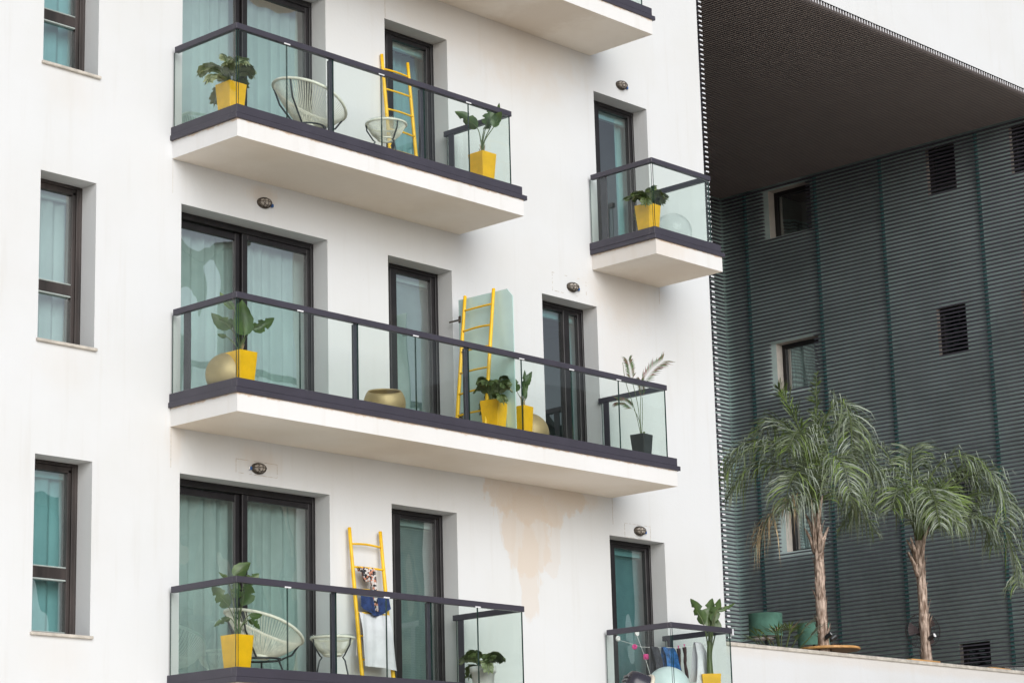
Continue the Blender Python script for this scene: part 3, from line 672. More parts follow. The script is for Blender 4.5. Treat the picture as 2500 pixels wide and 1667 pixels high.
broadleaf(t, .5, [(-.09, .5, -.245, .71, .09, .1), (-.12, .28, -.33, .47, .15, .05), (-.1, .3, -.25, .4, .12, .08), (.04, .17, .01, .57, .22, -.06), (.1, .27, .34, .41, .15, .08), (-.16, .18, -.26, .21, .05, 0), (-.05, .33, -.06, .6, .12, .12)], seed=8)
t = pp('feathery plant in a yellow pot before the frosted screen on the middle balcony', 6.86, -.84, 0); pot(t, rz=.25); zzplant(t, .5, 12, 21, .31, .34, .12)
t = pp('small broad leaved plant in a slim yellow pot beside a gold bowl, middle balcony', 7.36, -.84, 0); pot(t, .5, .19, .14, rz=.12)
broadleaf(t, .5, [(.02, .12, .04, .47, .08, 0), (.06, .27, .13, .45, .09, .03), (-.06, .2, -.12, .42, .11, .05), (.04, .1, .08, .3, .06, .04)], .006, seed=11)
t = pp('slender palm seedling in a dark grey pot, right end of the middle balcony', 9.50, -.90, 0); pot(t, .42, .21, .145, M_grpot, rz=.1)
bs, bl = MB(), MB(); rng = random.Random(5)
def seed_frond(stem, tip, n, ln, mi=0):
    bs.tube(cr_spline(stem, 8), .004, 5)
    sp = cr_spline([stem[-1], (Vector(stem[-1])+Vector(tip))/2+Vector((0, 0, .03)), tip], 10)
    for j in range(1, len(sp)):
        tg = (sp[j]-sp[j-1]).normalized(); s_ = tg.cross(FV).normalized()
        for sg in (-1, 1):
            dr = (tg*.8+s_*sg*.6+FV*rng.uniform(-.2, .2)).normalized(); e = sp[j]+dr*ln*rng.uniform(.7, 1.1)+Vector((0, 0, -.015)); q = dr.cross(FV).normalized()*.006; m_ = sp[j]+dr*ln*.5
            bl.add([sp[j], m_+q, e, m_-q], [(0, 1, 2, 3)], rng.random() < .35)
seed_frond([L(0, .38), L(.0, .75), L(.03, 1.08)], L(.30, 1.36), 10, .17)
seed_frond([L(0, .38), L(-.03, .8), L(-.09, 1.12)], L(-.13, 1.38), 4, .12)
bs.tube(cr_spline([L(0, .38), L(-.06, .7), L(-.17, 1.1), L(-.2, 1.36)], 8), .004, 5)
seed_frond([L(0, .38), L(-.02, .6), L(-.08, .75)], L(-.27, .86), 5, .12)
seed_frond([L(.0, .38), L(.02, .6), L(.03, .9)], L(.02, 1.12), 5, .10)
bs.tube([L(.03, .38), L(.035, .46)], [.012, .014], 8)
bs.build('stems', M_stem, t, True); bl.build('fronds', [M_leaf, mat('reddish_frond', (.16, .07, .045), .5, 0, .1)], t, True)
t = pp('bushy feathery plant in a yellow square pot on the small upper right balcony', 9.86, -.86, 1); pot(t); zzplant(t, .5, 12, 33, .31, .28, .15)
t = pp('broad leaved plant in a yellow pot at the left corner of the lower balcony', 2.93, -.80, -1); pot(t)
broadleaf(t, .5, [(-.03, .6, .13, .77, .16, .05), (.07, .58, .21, .67, .14, .1), (-.1, .6, -.2, .68, .035, 0), (-.09, .3, -.27, .53, .16, .03), (.06, .3, .1, .56, .19, -.06), (.12, .21, .26, .21, .07, .02), (.12, .16, .23, .06, .08, .0), (-.07, .18, -.24, .1, .07, 0), (-.02, .4, -.03, .62, .12, .1)], seed=15)
t = pp('feathery plant in a round white pot at the lower long balcony right end', 6.80, -.62, -1); pot(t, .40, .27, .2, M_wht, rnd=True, name='round_planter'); zzplant(t, .40, 12, 41, .31, .22, .1)
t = pp('tall broad leaved plant in a yellow pot on the small lower right balcony', 10.78, -.82, -1); pot(t, rz=R(47))
broadleaf(t, .5, [(-.05, .63, -.21, .98, .16, .0), (.02, .6, .08, .98, .2, .05), (.06, .66, .17, .96, .13, .0), (.12, .8, .36, .9, .06, .0), (.02, .48, .05, .72, .2, .02), (.09, .5, .14, .72, .16, .06)], .013, .42, seed=19)

# ------------------------------------------------------------------ string chairs and tables
def bezier_ring(fn, n): return [fn(2*math.pi*i/n) for i in range(n)]
def string_chair(label, x, y, k, rz):
    t = thing('string_chair', label, 'lounge chair', (x, y, 3*k+F0), 'string lounge chairs', rz)
    def rim(a):
        c, s = math.cos(a), math.sin(a)
        wv = .37*(1+.10*c)
        return Vector((.43*c+.01, wv*s*(1-.10*(c > 0)*c), .66-.165*c+.045*(s*s)-.0))
    def low(a): return Vector((-.03+.085*math.cos(a), .085*math.sin(a), .345-.015*math.cos(a)))
    b = MB(); b.tube(bezier_ring(rim, 48), .017, 8, 0, True); b.build('rim', M_cord, t, True)
    b = MB(); b.tube(bezier_ring(low, 24), .017, 8, 0, True); b.build('seat_ring', M_cord, t, True)
    b = MB(); N = 84
    for i in range(N):
        a = 2*math.pi*i/N; p, q = rim(a), low(a+.02); mid = (p+q)/2+Vector((0, 0, -.05-.02*math.cos(a)))
        for o in (-.012, .012):
            da = o; p2 = rim(a+da); q2 = low(a+.02+da); m2 = (p2+q2)/2+Vector((0, 0, -.035))
            b.tube([p2, p2*.75+q2*.25+Vector((0, 0, -.028)), m2, p2*.25+q2*.75+Vector((0, 0, -.026)), q2], .0027, 4, 0, False, False)
    b.build('cords', M_cord, t)
    b = MB()
    def under(a, f): return rim(a)*(1-f)+low(a)*f+Vector((0, 0, -.05*math.sin(math.pi*f)))
    hoop = []
    for a in (math.pi*.80, math.pi*1.20, 0.0):
        b.tube([rim(a)*1.01, under(a, .3)+Vector((-.02 if a else .02, 0, -.03)), under(a, .65)+Vector((0, 0, -.03)), low(a)+Vector((0, 0, -.03))], .011, 8)
    ring = lambda r, z, n=24: [(-.03+r*math.cos(2*math.pi*i/n), r*math.sin(2*math.pi*i/n), z) for i in range(n)]
    b.tube(ring(.22, .315), .011, 8, 0, True)
    b.build('frame', M_steel, t, True)
    for a in (R(60), R(-60), R(180)):
        b = MB(); b.tube([(-.03+.22*math.cos(a), .22*math.sin(a), .315), (-.03+.36*math.cos(a), .36*math.sin(a), .0)], .011, 8); b.build('leg', M_steel, t, True)
    b = MB(); b.tube([(-.03+.29*math.cos(a), .29*math.sin(a), .16) for a in (R(60), R(180), R(-60))], .008, 6, 0, True); b.build('stretcher', M_steel, t, True)
string_chair('cream string lounge chair behind the glass of the upper long balcony', 4.16, -.60, 1, R(-14))
string_chair('cream string lounge chair beside the yellow pot on the lower balcony', 3.58, -.46, -1, R(-14))
def string_table(label, x, y, k, rz):
    t = thing('string_table', label, 'side table', (x, y, 3*k+F0), 'string side tables', rz)
    rim = lambda a, r=.235, z=.58: Vector((r*math.cos(a), r*math.sin(a), z))
    low = lambda a: Vector((.095*math.cos(a), .095*math.sin(a), .40))
    b = MB(); b.tube(bezier_ring(rim, 40), .014, 8, 0, True); b.build('rim', M_cord, t, True)
    b = MB(); b.tube(bezier_ring(low, 20), .013, 8, 0, True); b.build('lower_ring', M_cord, t, True)
    b = MB()
    for i in range(96): a = 2*math.pi*i/96; b.tube([rim(a), low(a)*.5+rim(a)*.5+Vector((0, 0, -.03)), low(a)], .0028, 4, 0, False, False)
    b.build('cords', M_cord, t)
    b = MB(); b.lathe([(0, .597), (.245, .597), (.245, .605), (0, .605)], (0, 0, 0), 40); b.build('glass_top', [M_clear], t)
    for a in (R(20), R(140), R(260)):
        b = MB(); b.tube([rim(a)*1.0, rim(a, .225, .50), rim(a, .15, .385), rim(a, .13, .37), rim(a, .16, .33), rim(a, .24, .0)], .009, 8); b.build('leg', M_steel, t, True)
    b = MB(); b.tube([rim(R(20), .205, .14), rim(R(140), .205, .14), rim(R(260), .205, .14)], .007, 6, 0, True); b.build('stretcher', M_steel, t, True)
string_table('round cream string side table in front of the upper yellow ladder', 5.25, -.74, 1, 0)
string_table('round cream string side table beside the lower yellow ladder with laundry', 4.44, -.62, -1, .4)

# ------------------------------------------------------------------ ladders
def ladder(label, bot, top, wdir, width, nr=7, bend=.0):
    bot, top, wd = Vector(bot), Vector(top), Vector(wdir).normalized()
    t = thing('ladder', label, 'ladder', bot, 'yellow decorative ladders'); up = top-bot
    for s in (0, 1):
        b = MB(); b.tube(cr_spline([wd*width*s, wd*width*s+up*.5+Vector((.008, .01, 0)), wd*width*s+up], 5), [.024]*4+[.0225]*4+[.0205]*3, 10); b.build('rail', M_yel2, t, True)
    Ln = up.length; rng = random.Random(int(bot.x*10))
    for i in range(nr):
        c = up*((Ln-.19-.265*i)/Ln); q = .006*rng.uniform(-1, 1)
        b = MB(); b.tube(cr_spline([c+wd*.0, c+wd*width*.5+Vector((0, 0, .008+q)), c+wd*width], 4), .0125, 8); b.build('rung', M_yel2, t, True)
    return t
ladder('yellow ladder leaning by the upper narrow door behind the string table', (5.865, -.23, 3.104), (5.888, -.03, 4.905), (1, 0, 0), .442)
ladder('yellow ladder leaning on the frosted screen on the middle balcony', (6.72, -.33, .104), (6.95, -.325, 2.0), (0, -1, 0), .475)
ladder('yellow ladder hung with clothes and a towel on the lower balcony', (5.236, -.27, -2.896), (5.236, -.06, -.955), (1, 0, 0), .487)

# frosted screen, gold balls and bowls
t = thing('glass_screen', 'tall pale green frosted glass screen with a clipped corner on the middle balcony', 'screen', (7.0, -.6, F0))
b = MB(); pr = [(-.17, .11), (-1.062, .11), (-1.062, 1.87), (-.975, 1.972), (-.17, 1.985)]
v = [(7.0+d, y, z) for d in (-.006, .006) for (y, z) in pr]; f = [(0, 1, 2, 3, 4), (9, 8, 7, 6, 5)]+[(i, 5+i, 5+(i+1) % 5, (i+1) % 5) for i in range(5)]
b.add(v, f); P(b, 'pane', M_scr, t)
for z in (1.70, .5):
    b = MB(); b.bevbox(6.985, 7.015, -.21, -.165, z, z+.085, .006); b.bevbox(6.993, 7.007, -.1645, -.001, z+.03, z+.05, .003); P(b, 'clamp', M_brz, t)
def sphere_bowl(b, r, cut, M, c, seg=40, th=.012):
    pr = [(r*math.sin(a), -r*math.cos(a)) for a in [cut*i/22 for i in range(23)]]
    if cut < 3.1: pr += [((r-th)*math.sin(a), -(r-th)*math.cos(a)) for a in [cut*(1-i/22) for i in range(23)]]
    b.lathe(pr, c, seg, 0, 1, 1, M)
b = MB(); sphere_bowl(b, .235, math.pi, None, (0, 0, .285)); b.lathe([(0, .0), (.10, .0), (.105, .03), (.10, .08)], (0, 0, 0), 24)
tag(b.build('gold_ball', M_gold, None, True, (2.93, -.64, F0)), 'brushed gold ball behind the yellow pot at the left corner of the middle balcony', 'ball', 'brushed gold vessels')
def bowl(name, label, r, cut, axis, loc):
    b = MB(); sphere_bowl(b, r, cut, Vector(axis).normalized().to_track_quat('Z', 'Y').to_matrix(), (0, 0, r))
    tag(b.build(name, M_gold, None, True, loc), label, 'bowl', 'brushed gold vessels')
bowl('gold_bowl', 'open brushed gold bowl on the middle balcony floor left of the narrow door', .24, 2.25, (-.24, -.26, .9), (5.16, -.74, F0+.01))
bowl('gold_bowl', 'brushed gold bowl on its side behind the slim yellow pot', .25, 2.0, (.75, .55, .25), (7.70, -.62, F0))
b = MB(); b.lathe([(.25*math.sin(math.pi*i/24), .25-.25*math.cos(math.pi*i/24)) for i in range(25)], (0, 0, 0), 44)
tag(b.build('bubble_ball', glass('bubble_glass', (.95, .965, .965), 1.3, 0, extra=.0), None, True, (10.44, -.80, 3+F0+.02)), 'clear glassy ball behind the pot on the small upper right balcony', 'ball')
b = MB(); b.lathe([(.28*math.sin(math.pi*i/24), .28-.28*math.cos(math.pi*i/24)) for i in range(25)], (0, 0, 0), 44)
tag(b.build('exercise_ball', M_ball, None, True, (10.06, -.71, -2.885)), 'large pale blue ball on the small lower right balcony', 'ball')

# ------------------------------------------------------------------ laundry
def cloth(name, label, cat, mt, top, prof, x0, x1, seed, group=None, wob=.012, lean=(0, 0), folds=9, drop2=.25, hem=.03):
    """cloth folded over a rung or line: 'top' is the line height, front hangs to -prof(x), back hangs less"""
    rng = random.Random(seed); N, K = 40, 14; b = MB(); ph = rng.random()*6
    cx = (x0+x1)/2; cyy, cz = top
    v = []
    for i in range(N+1):
        s = i/N; dn = prof(s)
        for k in range(K+1):
            q = k/K
            if q < .25: y = .016+.004*q; zz = -(dn*drop2)*(1-q/.25); fr = 0
            elif q < .35: a = (q-.25)/.1*math.pi; y = .016*math.cos(a); zz = .016*math.sin(a); fr = 0
            else: fr = (q-.35)/.65; y = -.016-.034*min(1, fr*3)-.11*dn*fr; zz = -dn*fr
            x = x0+(x1-x0)*s+lean[0]*(-zz)*(s-.5)*2+lean[1]*(-zz)
            wv = wob*math.sin(s*folds*2+ph+.8*math.sin(fr*3))*(.3+fr)+.4*wob*math.sin(s*folds*5.1+ph*2+fr*2)
            v.append((x-cx, y+wv, zz+(hem*math.sin(s*7+ph)*fr*.25)))
    f = [(i*(K+1)+k, i*(K+1)+k+1, (i+1)*(K+1)+k+1, (i+1)*(K+1)+k) for i in range(N) for k in range(K)]
    b.add(v, f); o = b.build(name, mt, None, True, (cx, cyy, cz)); return tag(o, label, cat, group)
def ly(z): return -.27+(z+2.896)/1.941*.21
def rungz(i): return -.955-.19*.994-.265*.994*i
cloth('scarf', 'black, white and rust patterned cloth hanging over the second rung of the lower ladder', 'clothing', M_scarf, (ly(rungz(1)), rungz(1)), lambda s: .17+.33*max(0, min(1, (s-.4)*4)), 5.31, 5.58, 2, 'laundry on the lower ladder', .024, (-.2, .05), 7)
cloth('shorts', 'dark blue shorts hanging below the patterned cloth on the lower ladder', 'clothing', M_navy, (ly(rungz(2)), rungz(2)), lambda s: .20+.085*math.sin(math.pi*s), 5.28, 5.71, 4, 'laundry on the lower ladder', .014, (.02, 0), 5)
cloth('towel', 'large white towel draped over the fourth rung of the lower ladder', 'towel', M_towel, (ly(rungz(3)), rungz(3)), lambda s: .60+.03*s, 5.26, 5.73, 6, 'laundry on the lower ladder', .02, (.05, -.02), 4, .8)
LG = 'laundry on the small lower right balcony'
for pts_, lab in (([(9.92, -.02, -1.93), (9.95, -.40, -2.06), (10.4, -.6, -2.06), (10.9, -.75, -2.0)], 'thin white washing line sloping right, holding the blue cloth and socks'), ([(10.31, -.02, -1.84), (10.0, -.40, -2.17), (9.99, -.5, -2.45)], 'thin white cord hanging down from the higher wall hook to the square clip')):
    b = MB(); b.tube(pts_, .003, 5); tag(b.build('clothesline', M_wht, None), lab, 'clothesline', 'washing lines')
for i, (x, y, z, mt, nm, lab) in enumerate([(9.93, -.30, -2.05, M_pink, 'clothes_peg', 'round bright pink clip on the washing line, upper of two'), (10.0, -.42, -2.18, M_pink, 'clothes_peg', 'square bright pink clip hanging on the washing line, lower of two'),
        (9.93, -.03, -1.92, M_wht, 'wall_hook', 'white round wall hook holding the lower left washing line'), (10.31, -.03, -1.83, M_wht, 'wall_hook', 'white round wall hook above the pink clips')]):
    b = MB(); Mx = Matrix.Rotation(R(90), 3, 'X') if nm == 'wall_hook' else Matrix.Rotation(R(70), 3, 'X') @ Matrix.Rotation(R(-30), 3, 'Y')
    if i == 1: b.bevbox(-.034, .034, -.012, .012, -.034, .034, .008); b.lathe([(.012, .013), (.018, .017), (.022, .013)], (0, 0, 0), 16, 0, 1, 1, Mx)
    else: b.lathe([(0, -.012), (.034, -.012), (.036, .0), (.034, .012), (.018, .013), (.014, .007), (0, .007)], (0, 0, 0), 20 if i else 10, 0, 1, 1, Mx)
    o = b.build(nm, mt, None, True, (x, y, z)); o.rotation_euler.z = R(-42) if nm != 'wall_hook' else 0
    tag(o, lab, 'clip' if mt is M_pink else 'hook', 'pink clips on the line' if mt is M_pink else 'white wall hooks')
cloth('hanging_cloth', 'charcoal cloth hanging on the washing line left of the blue cloth', 'clothing', M_char, (-.50, -2.07), lambda s: .46, 10.0, 10.16, 7, LG, .012, (0, 0), 3, .9)
cloth('hanging_cloth', 'bright blue cloth hanging on the washing line above the pale ball', 'clothing', M_blu2, (-.55, -2.07), lambda s: .32, 10.16, 10.41, 9, LG, .02, (0, 0), 4, .9)
for i, (x, zt, zb, lab) in enumerate([(10.41, -2.07, -2.39, 'dark brown sock pegged on the line, shorter left one of the pair'), (10.53, -2.045, -2.44, 'dark brown sock pegged on the line, longer right one of the pair')]):
    t = thing('sock', lab, 'sock', (x, -.62, zt), 'socks on the line'); b = MB()
    sp = cr_spline([(0, 0, 0), (.012, 0, -.1), (.008, .004, -.2), (.02, 0, -.3), (.03, -.01, zb-zt)], 5)
    b.tube(sp, [.026, .027, .026, .024, .021, .019, .02, .022, .023, .022, .02, .018, .019, .021, .023, .024, .024, .022, .02, .018, .012][:len(sp)], 10); b.build('sock_body', M_sock, t, True)
    b = MB(); b.tube([(-.008, 0, -.012), (.002, 0, .02), (.012, 0, .035)], .005, 6); b.tube([(.008, 0, -.012), (0, 0, .02), (-.010, 0, .035)], .005, 6); b.build('peg', M_pink, t, True)
cloth('shirt', 'white shirt hanging against the right side glass of the small lower right balcony', 'clothing', M_towel, (-.66, -1.99), lambda s: .55, 10.68, 10.86, 12, LG, .03, (.2, 0), 3, .9)

# ------------------------------------------------------------------ street lamp head in front of the lower right balcony
t = thing('street_lamp', 'round dark lamp housing with a cream rim at the bottom edge, before the small balcony', 'street lamp', (6.75, -3.0, GZ))
ax = Vector((.70, -.42, -.42)).normalized(); Mq = ax.to_track_quat('Z', 'Y').to_matrix(); hc = Vector((6.72, -3.0, -2.93))
b = MB(); b.lathe([(0, -.17), (.09, -.165), (.135, -.14), (.155, -.09), (.165, .0), (.172, .06), (.172, .075)], hc, 44, 0, 1, 1, Mq); P(b, 'lamp_head', mat('dark_lamp_enamel', (.035, .033, .045), .28, .0, .1), t, True)
b = MB(); b.lathe([(.172, .06), (.196, .064), (.200, .08), (.196, .096), (.165, .10), (.165, .076)], hc, 44, 0, 1, 1, Mq); P(b, 'rim', mat('cream_enamel', (.72, .66, .54), .35, 0, .05), t, True)
b = MB(); b.lathe([(0, .088), (.165, .088)], hc, 44, 0, 1, 1, Mq); P(b, 'lens', M_lens, t)
b = MB()
for q in (-.045, 0.0, .045):
    for sg in (0,):
        o = [hc+Mq @ Vector(p_) for p_ in ((-.07, q-.006, -.182), (.07, q-.006, -.182), (.07, q+.02, -.182), (-.07, q+.02, -.182), (-.07, q-.006, -.15), (.07, q-.006, -.15), (.07, q+.02, -.15), (-.07, q+.02, -.15))]
        b.add(o, [(0, 1, 2, 3), (0, 4, 5, 1), (1, 5, 6, 2), (2, 6, 7, 3), (3, 7, 4, 0)])
P(b, 'vent_louvre', M_steel, t)
b = MB(); b.tube([hc-ax*.1+Vector((0, 0, -.12)), hc+Vector((-.05, .05, -.5)), Vector((6.6, -2.95, GZ))], .035, 12); P(b, 'pole', M_steel, t, True)

# ------------------------------------------------------------------ palms on the terrace
def palm(label, base, crown_z, lean, fronds, seed, group='palms on the terrace'):
    base = Vector(base); rng = random.Random(seed)
    t = thing('palm_tree', label, 'palm tree', base, group); H = crown_z-base.z
    b = MB(); pts = [Vector((lean[0]*s+.012*math.sin(s*9), lean[1]*s, H*s)) for s in [i/16 for i in range(17)]]
    b.tube(pts, [.090-.025*(i/16)+.008*math.sin(i*2.3) for i in range(17)], 14)
    for i in range(95):      # split old leaf bases and fibres
        s = rng.uniform(.05, .98)**.8; a = rng.uniform(0, 6.28); c = Vector((lean[0]*s, lean[1]*s, H*s)); r = .084-.025*s
        d = Vector((math.cos(a), math.sin(a), 0)); sd = Vector((-d.y, d.x, 0)); ln = rng.uniform(.12, .34); w = rng.uniform(.012, .038); o_ = rng.uniform(.01, .035) if rng.random() < .75 else rng.uniform(.05, .1)
        p0 = c+d*r; p1 = c+d*(r+o_*.5)+Vector((0, 0, ln*.6)); p2 = c+d*(r+o_)+Vector((0, 0, ln))+sd*rng.uniform(-.03, .03)
        th = d*.012
        b.add([p0-sd*w, p0+sd*w, p1+sd*w*.8, p1-sd*w*.8, p2, p0+sd*w-th, p1+sd*w*.8-th], [(0, 1, 2, 3), (3, 2, 4), (1, 5, 6, 2), (2, 6, 4)])
    for s in (.86, .93, 1.0):
        for k in range(3):
            a = rng.uniform(0, 6.28); d = Vector((math.cos(a), math.sin(a), 0)); c = Vector((lean[0]*s, lean[1]*s, H*s))
            b.tube([c+d*.05-Vector((0, 0, .15)), c+d*.10+Vector((0, 0, .05)), c+d*.19+Vector((0, 0, .24))], [.035, .03, .012], 6)
    b.build('trunk', M_bark, t, True)
    top = Vector((lean[0], lean[1], H))
    for fi, fr in enumerate(fronds):
        cps, ln, kind = fr[0], fr[1], fr[2]
        bf = MB(); dead = kind == 'dead'
        sp = cr_spline([top+L(*c) for c in cps], max(4, int(44/(len(cps)-1))))
        N = len(sp); bf.tube(sp, [.017*(1-.8*i/N)+.003 for i in range(N)], 5, 2)
        for j in range(2, N):
            s = j/N
            if s < .12: continue
            tg = (sp[j]-sp[j-1]).normalized(); up = Vector((0, 0, 1))-tg*tg.z
            if up.length < .05: up = -FV-tg*(-FV).dot(tg)
            up.normalize(); sd = tg.cross(up).normalized()
            prof = min(1, .35+s*2.2)*(1 if s < .72 else max(.28, 1-(s-.72)*2.3))
            for sg in (-1, 1):
                for rep in range(2):
                    lf = 1.22*ln*prof*rng.uniform(.72, 1.15); lift = rng.uniform(-.3, .55)
                    dr = (sd*sg*.85+tg*rng.uniform(.25, .75)+up*lift).normalized()
                    p0 = sp[j]-tg*rng.random()*.03; g = rng.uniform(.35, .95) if kind != 'stiff' else rng.uniform(.0, .12)
                    if dead: g += .4
                    p1 = p0+dr*lf*.38-Vector((0, 0, g*lf*.05)); p2 = p0+dr*lf*.70-Vector((0, 0, g*lf*.30)); p3 = p0+dr*lf*.88-Vector((0, 0, g*lf*.95))
                    wv = tg.cross(dr).normalized().cross(dr)
                    wv = (tg*.6+up*rng.uniform(-.6, .6)); wv = (wv-dr*wv.dot(dr)).normalized()*rng.uniform(.007, .0115)
                    x = rng.random()
                    mi = (3 if x < .55*min(1, s*1.3) else 1) if dead else (4 if x < .08 else (1 if x < .62 else 0)) if kind == 'grey' else (1 if x < .34 else (4 if x < .5 else 0))
                    if kind == 'stiff': mi = 4 if x < .55 else 0
                    bf.add([p0, p1-wv, p1+wv, p2-wv*.8, p2+wv*.8, p3], [(0, 2, 1), (1, 2, 4, 3), (3, 4, 5)], mi)
        bf.build('frond', [M_fr, M_fr2, M_stem, M_dead, M_fr3], t)
palm('palm with a thick ragged trunk beside the round wooden table, nearer the white building', (15.85, .98, -2.75), .42, (.02, .03), [
    ([(0, 0, 0), (-.04, .50, -.06), (-.22, .92, -.12), (-.62, 1.02, -.2), (-1.05, .92, -.25), (-1.38, .55, -.28)], .50, 'green'),
    ([(0, -.02, 0), (-.14, .16, -.1), (-.36, .2, -.18), (-.72, -.06, -.26), (-.95, -.5, -.3)], .46, 'dead'),
    ([(0, 0, 0), (.05, .7, .05), (.18, 1.35, .0), (.42, 1.68, -.1), (.56, 1.45, -.22), (.56, .92, -.3)], .50, 'grey'),
    ([(0, 0, 0), (.04, .9, .02), (.10, 1.6, .03), (.13, 2.15, .04)], .22, 'stiff'),
    ([(0, 0, 0), (-.06, .8, .05), (-.18, 1.35, .1), (-.36, 1.78, .12), (-.46, 1.98, .12)], .40, 'stiff'),
    ([(0, 0, 0), (-.12, .75, .25), (-.45, 1.15, .45), (-.9, 1.22, .55), (-1.25, .95, .6), (-1.42, .55, .62)], .46, 'grey'),
    ([(0, 0, 0), (-.1, .9, .3), (-.3, 1.45, .5), (-.5, 1.55, .7), (-.75, 1.3, .85)], .45, 'green'),
    ([(0, 0, 0), (.12, .55, -.15), (.25, .78, -.35), (.38, .62, -.55), (.44, .2, -.66)], .46, 'green'),
    ([(0, 0, 0), (.18, .6, .2), (.5, .95, .35), (.85, .9, .42), (1.1, .55, .45)], .46, 'grey'),
    ([(0, 0, 0), (.12, .25, .2), (.4, .38, .4), (.72, .2, .5), (.92, -.22, .55)], .44, 'green'),
    ([(0, 0, 0), (.06, .9, .25), (.2, 1.5, .45), (.5, 1.6, .6), (.8, 1.2, .7)], .46, 'green'),
    ([(0, 0, 0), (-.05, .6, -.2), (-.15, 1.05, -.4), (-.3, 1.12, -.6), (-.45, .85, -.75)], .46, 'green'),
    ([(0, 0, 0), (-.2, .55, .1), (-.6, .8, .15), (-1.0, .7, .2), (-1.3, .3, .2)], .46, 'green'),
    ([(0, 0, 0), (.1, .8, .1), (.35, 1.3, .15), (.7, 1.35, .2), (.95, 1.0, .2)], .48, 'grey'),
    ([(0, 0, 0), (-.1, .4, -.25), (-.28, .55, -.5), (-.45, .35, -.7), (-.55, -.05, -.8)], .46, 'grey'),
], 7)
palm('leaning palm with a bare split trunk further right along the white wall', (18.60, .98, -2.75), .26, (.0, .02), [
    ([(0, 0, 0), (.16, .35, -.05), (.12, .72, -.12), (-.12, 1.02, -.2), (-.5, 1.1, -.25), (-.92, .92, -.28), (-1.15, .55, -.3)], .44, 'grey'),
    ([(0, 0, 0), (.22, .55, -.15), (.36, .78, -.28), (.47, .62, -.4), (.52, .3, -.48)], .42, 'stiff'),
    ([(0, 0, 0), (.35, .6, .1), (.92, 1.06, .15), (1.28, 1.08, .12), (1.40, .75, .08), (1.42, .3, .05)], .50, 'grey'),
    ([(0, -.02, 0), (.35, .22, .05), (.95, .36, .1), (1.36, .2, .1), (1.52, -.35, .1), (1.54, -.75, .1)], .46, 'grey'),
    ([(0, 0, 0), (-.08, .7, .2), (-.25, 1.25, .4), (-.45, 1.62, .5), (-.75, 1.6, .6), (-.95, 1.2, .62)], .46, 'grey'),
    ([(0, 0, 0), (.02, .75, .2), (.02, 1.3, .35), (.1, 1.6, .5), (.22, 1.3, .6)], .46, 'green'),
    ([(0, 0, 0), (-.15, .5, .15), (-.5, .75, .3), (-.9, .65, .4), (-1.15, .3, .45)], .46, 'green'),
    ([(0, 0, 0), (.3, .75, .3), (.7, 1.15, .5), (1.05, 1.2, .6), (1.35, .9, .7)], .46, 'green'),
    ([(0, 0, 0), (.2, .3, -.15), (.4, .38, -.3), (.55, .15, -.4)], .4, 'green'),
    ([(0, 0, 0), (-.05, .45, -.15), (-.2, .75, -.35), (-.38, .7, -.55), (-.5, .4, -.65)], .42, 'green'),
    ([(0, 0, 0), (.5, .5, .25), (1.15, .78, .4), (1.7, .55, .45), (1.95, .05, .48)], .48, 'green'),
    ([(0, 0, 0), (-.1, .5, .0), (-.4, .8, .0), (-.8, .75, .0), (-1.05, .35, .0)], .46, 'grey'),
    ([(0, 0, 0), (.12, .7, .05), (.4, 1.2, .05), (.75, 1.35, .05), (1.1, 1.15, .0), (1.3, .7, 0)], .48, 'grey'),
    ([(0, 0, 0), (.05, .5, -.3), (.1, .72, -.6), (.15, .5, -.85), (.18, .1, -.95)], .46, 'grey'),
    ([(0, 0, 0), (.3, .4, .15), (.75, .55, .3), (1.1, .35, .35), (1.25, -.05, .38)], .46, 'green'),
], 13)

# ------------------------------------------------------------------ terrace furniture
def floor_lamp(label, x, y, z0, z1, d):
    t = thing('floor_lamp', label, 'floor lamp', (x, y, -2.75), 'green drum floor lamps')
    b = MB(); a, c = z0+2.75, z1+2.75; b.lathe([(d/2, a), (d/2, c), (d/2-.008, c), (d/2-.008, a), (d/2, a)], (0, 0, 0), 48); b.build('lamp_shade', M_grn, t, True).modifiers.new('e', 'EDGE_SPLIT')
    b = MB(); b.lathe([(0, a+.02), (d/2-.01, a+.02)], (0, 0, 0), 40); b.lathe([(0, a-.045), (d*.33, a-.04), (d*.33, a-.03), (0, a-.03)], (-.06, .02, 0), 32); b.build('diffuser', M_wht, t)
    b = MB(); b.tube([(0, 0, .02), (0, 0, a+.1)], .022, 10); b.build('pole', M_steel, t, True)
    b = MB(); b.lathe([(0, .03), (.17, .025), (.18, 0), (0, 0)], (0, 0, 0), 32); b.build('base', M_steel, t)
floor_lamp('green fabric drum lamp nearest the white building, whole shade in view', 17.15, 3.0, -1.16, -.80, .535)
floor_lamp('green fabric drum lamp half hidden behind the left palm trunk', 18.50, 3.05, -1.22, -.86, .52)
t = thing('round_table', 'round wooden table top beside the left palm trunk, above the white wall', 'table', (16.15, 1.12, -2.75), 'wooden terrace tables')
b = MB(); b.lathe([(0, 1.135), (.46, 1.135), (.475, 1.145), (.475, 1.170), (.465, 1.180), (0, 1.180)], (0, 0, 0), 56); soft(b.build('table_top', M_wood, t))
b = MB(); b.lathe([(.2, 0), (.21, .02), (.04, .05), (.04, 1.1), (.12, 1.134), (0, 1.134)], (.12, .1, 0), 24); b.build('pedestal', M_steel, t, True)
t = thing('square_table', 'square wooden table top at the far right above the white wall', 'table', (20.75, 1.15, -2.75), 'wooden terrace tables')
b = MB(); b.bevbox(-.27, .35, -.15, .45, 1.085, 1.125, .004); o = b.build('table_top', M_wood, t)
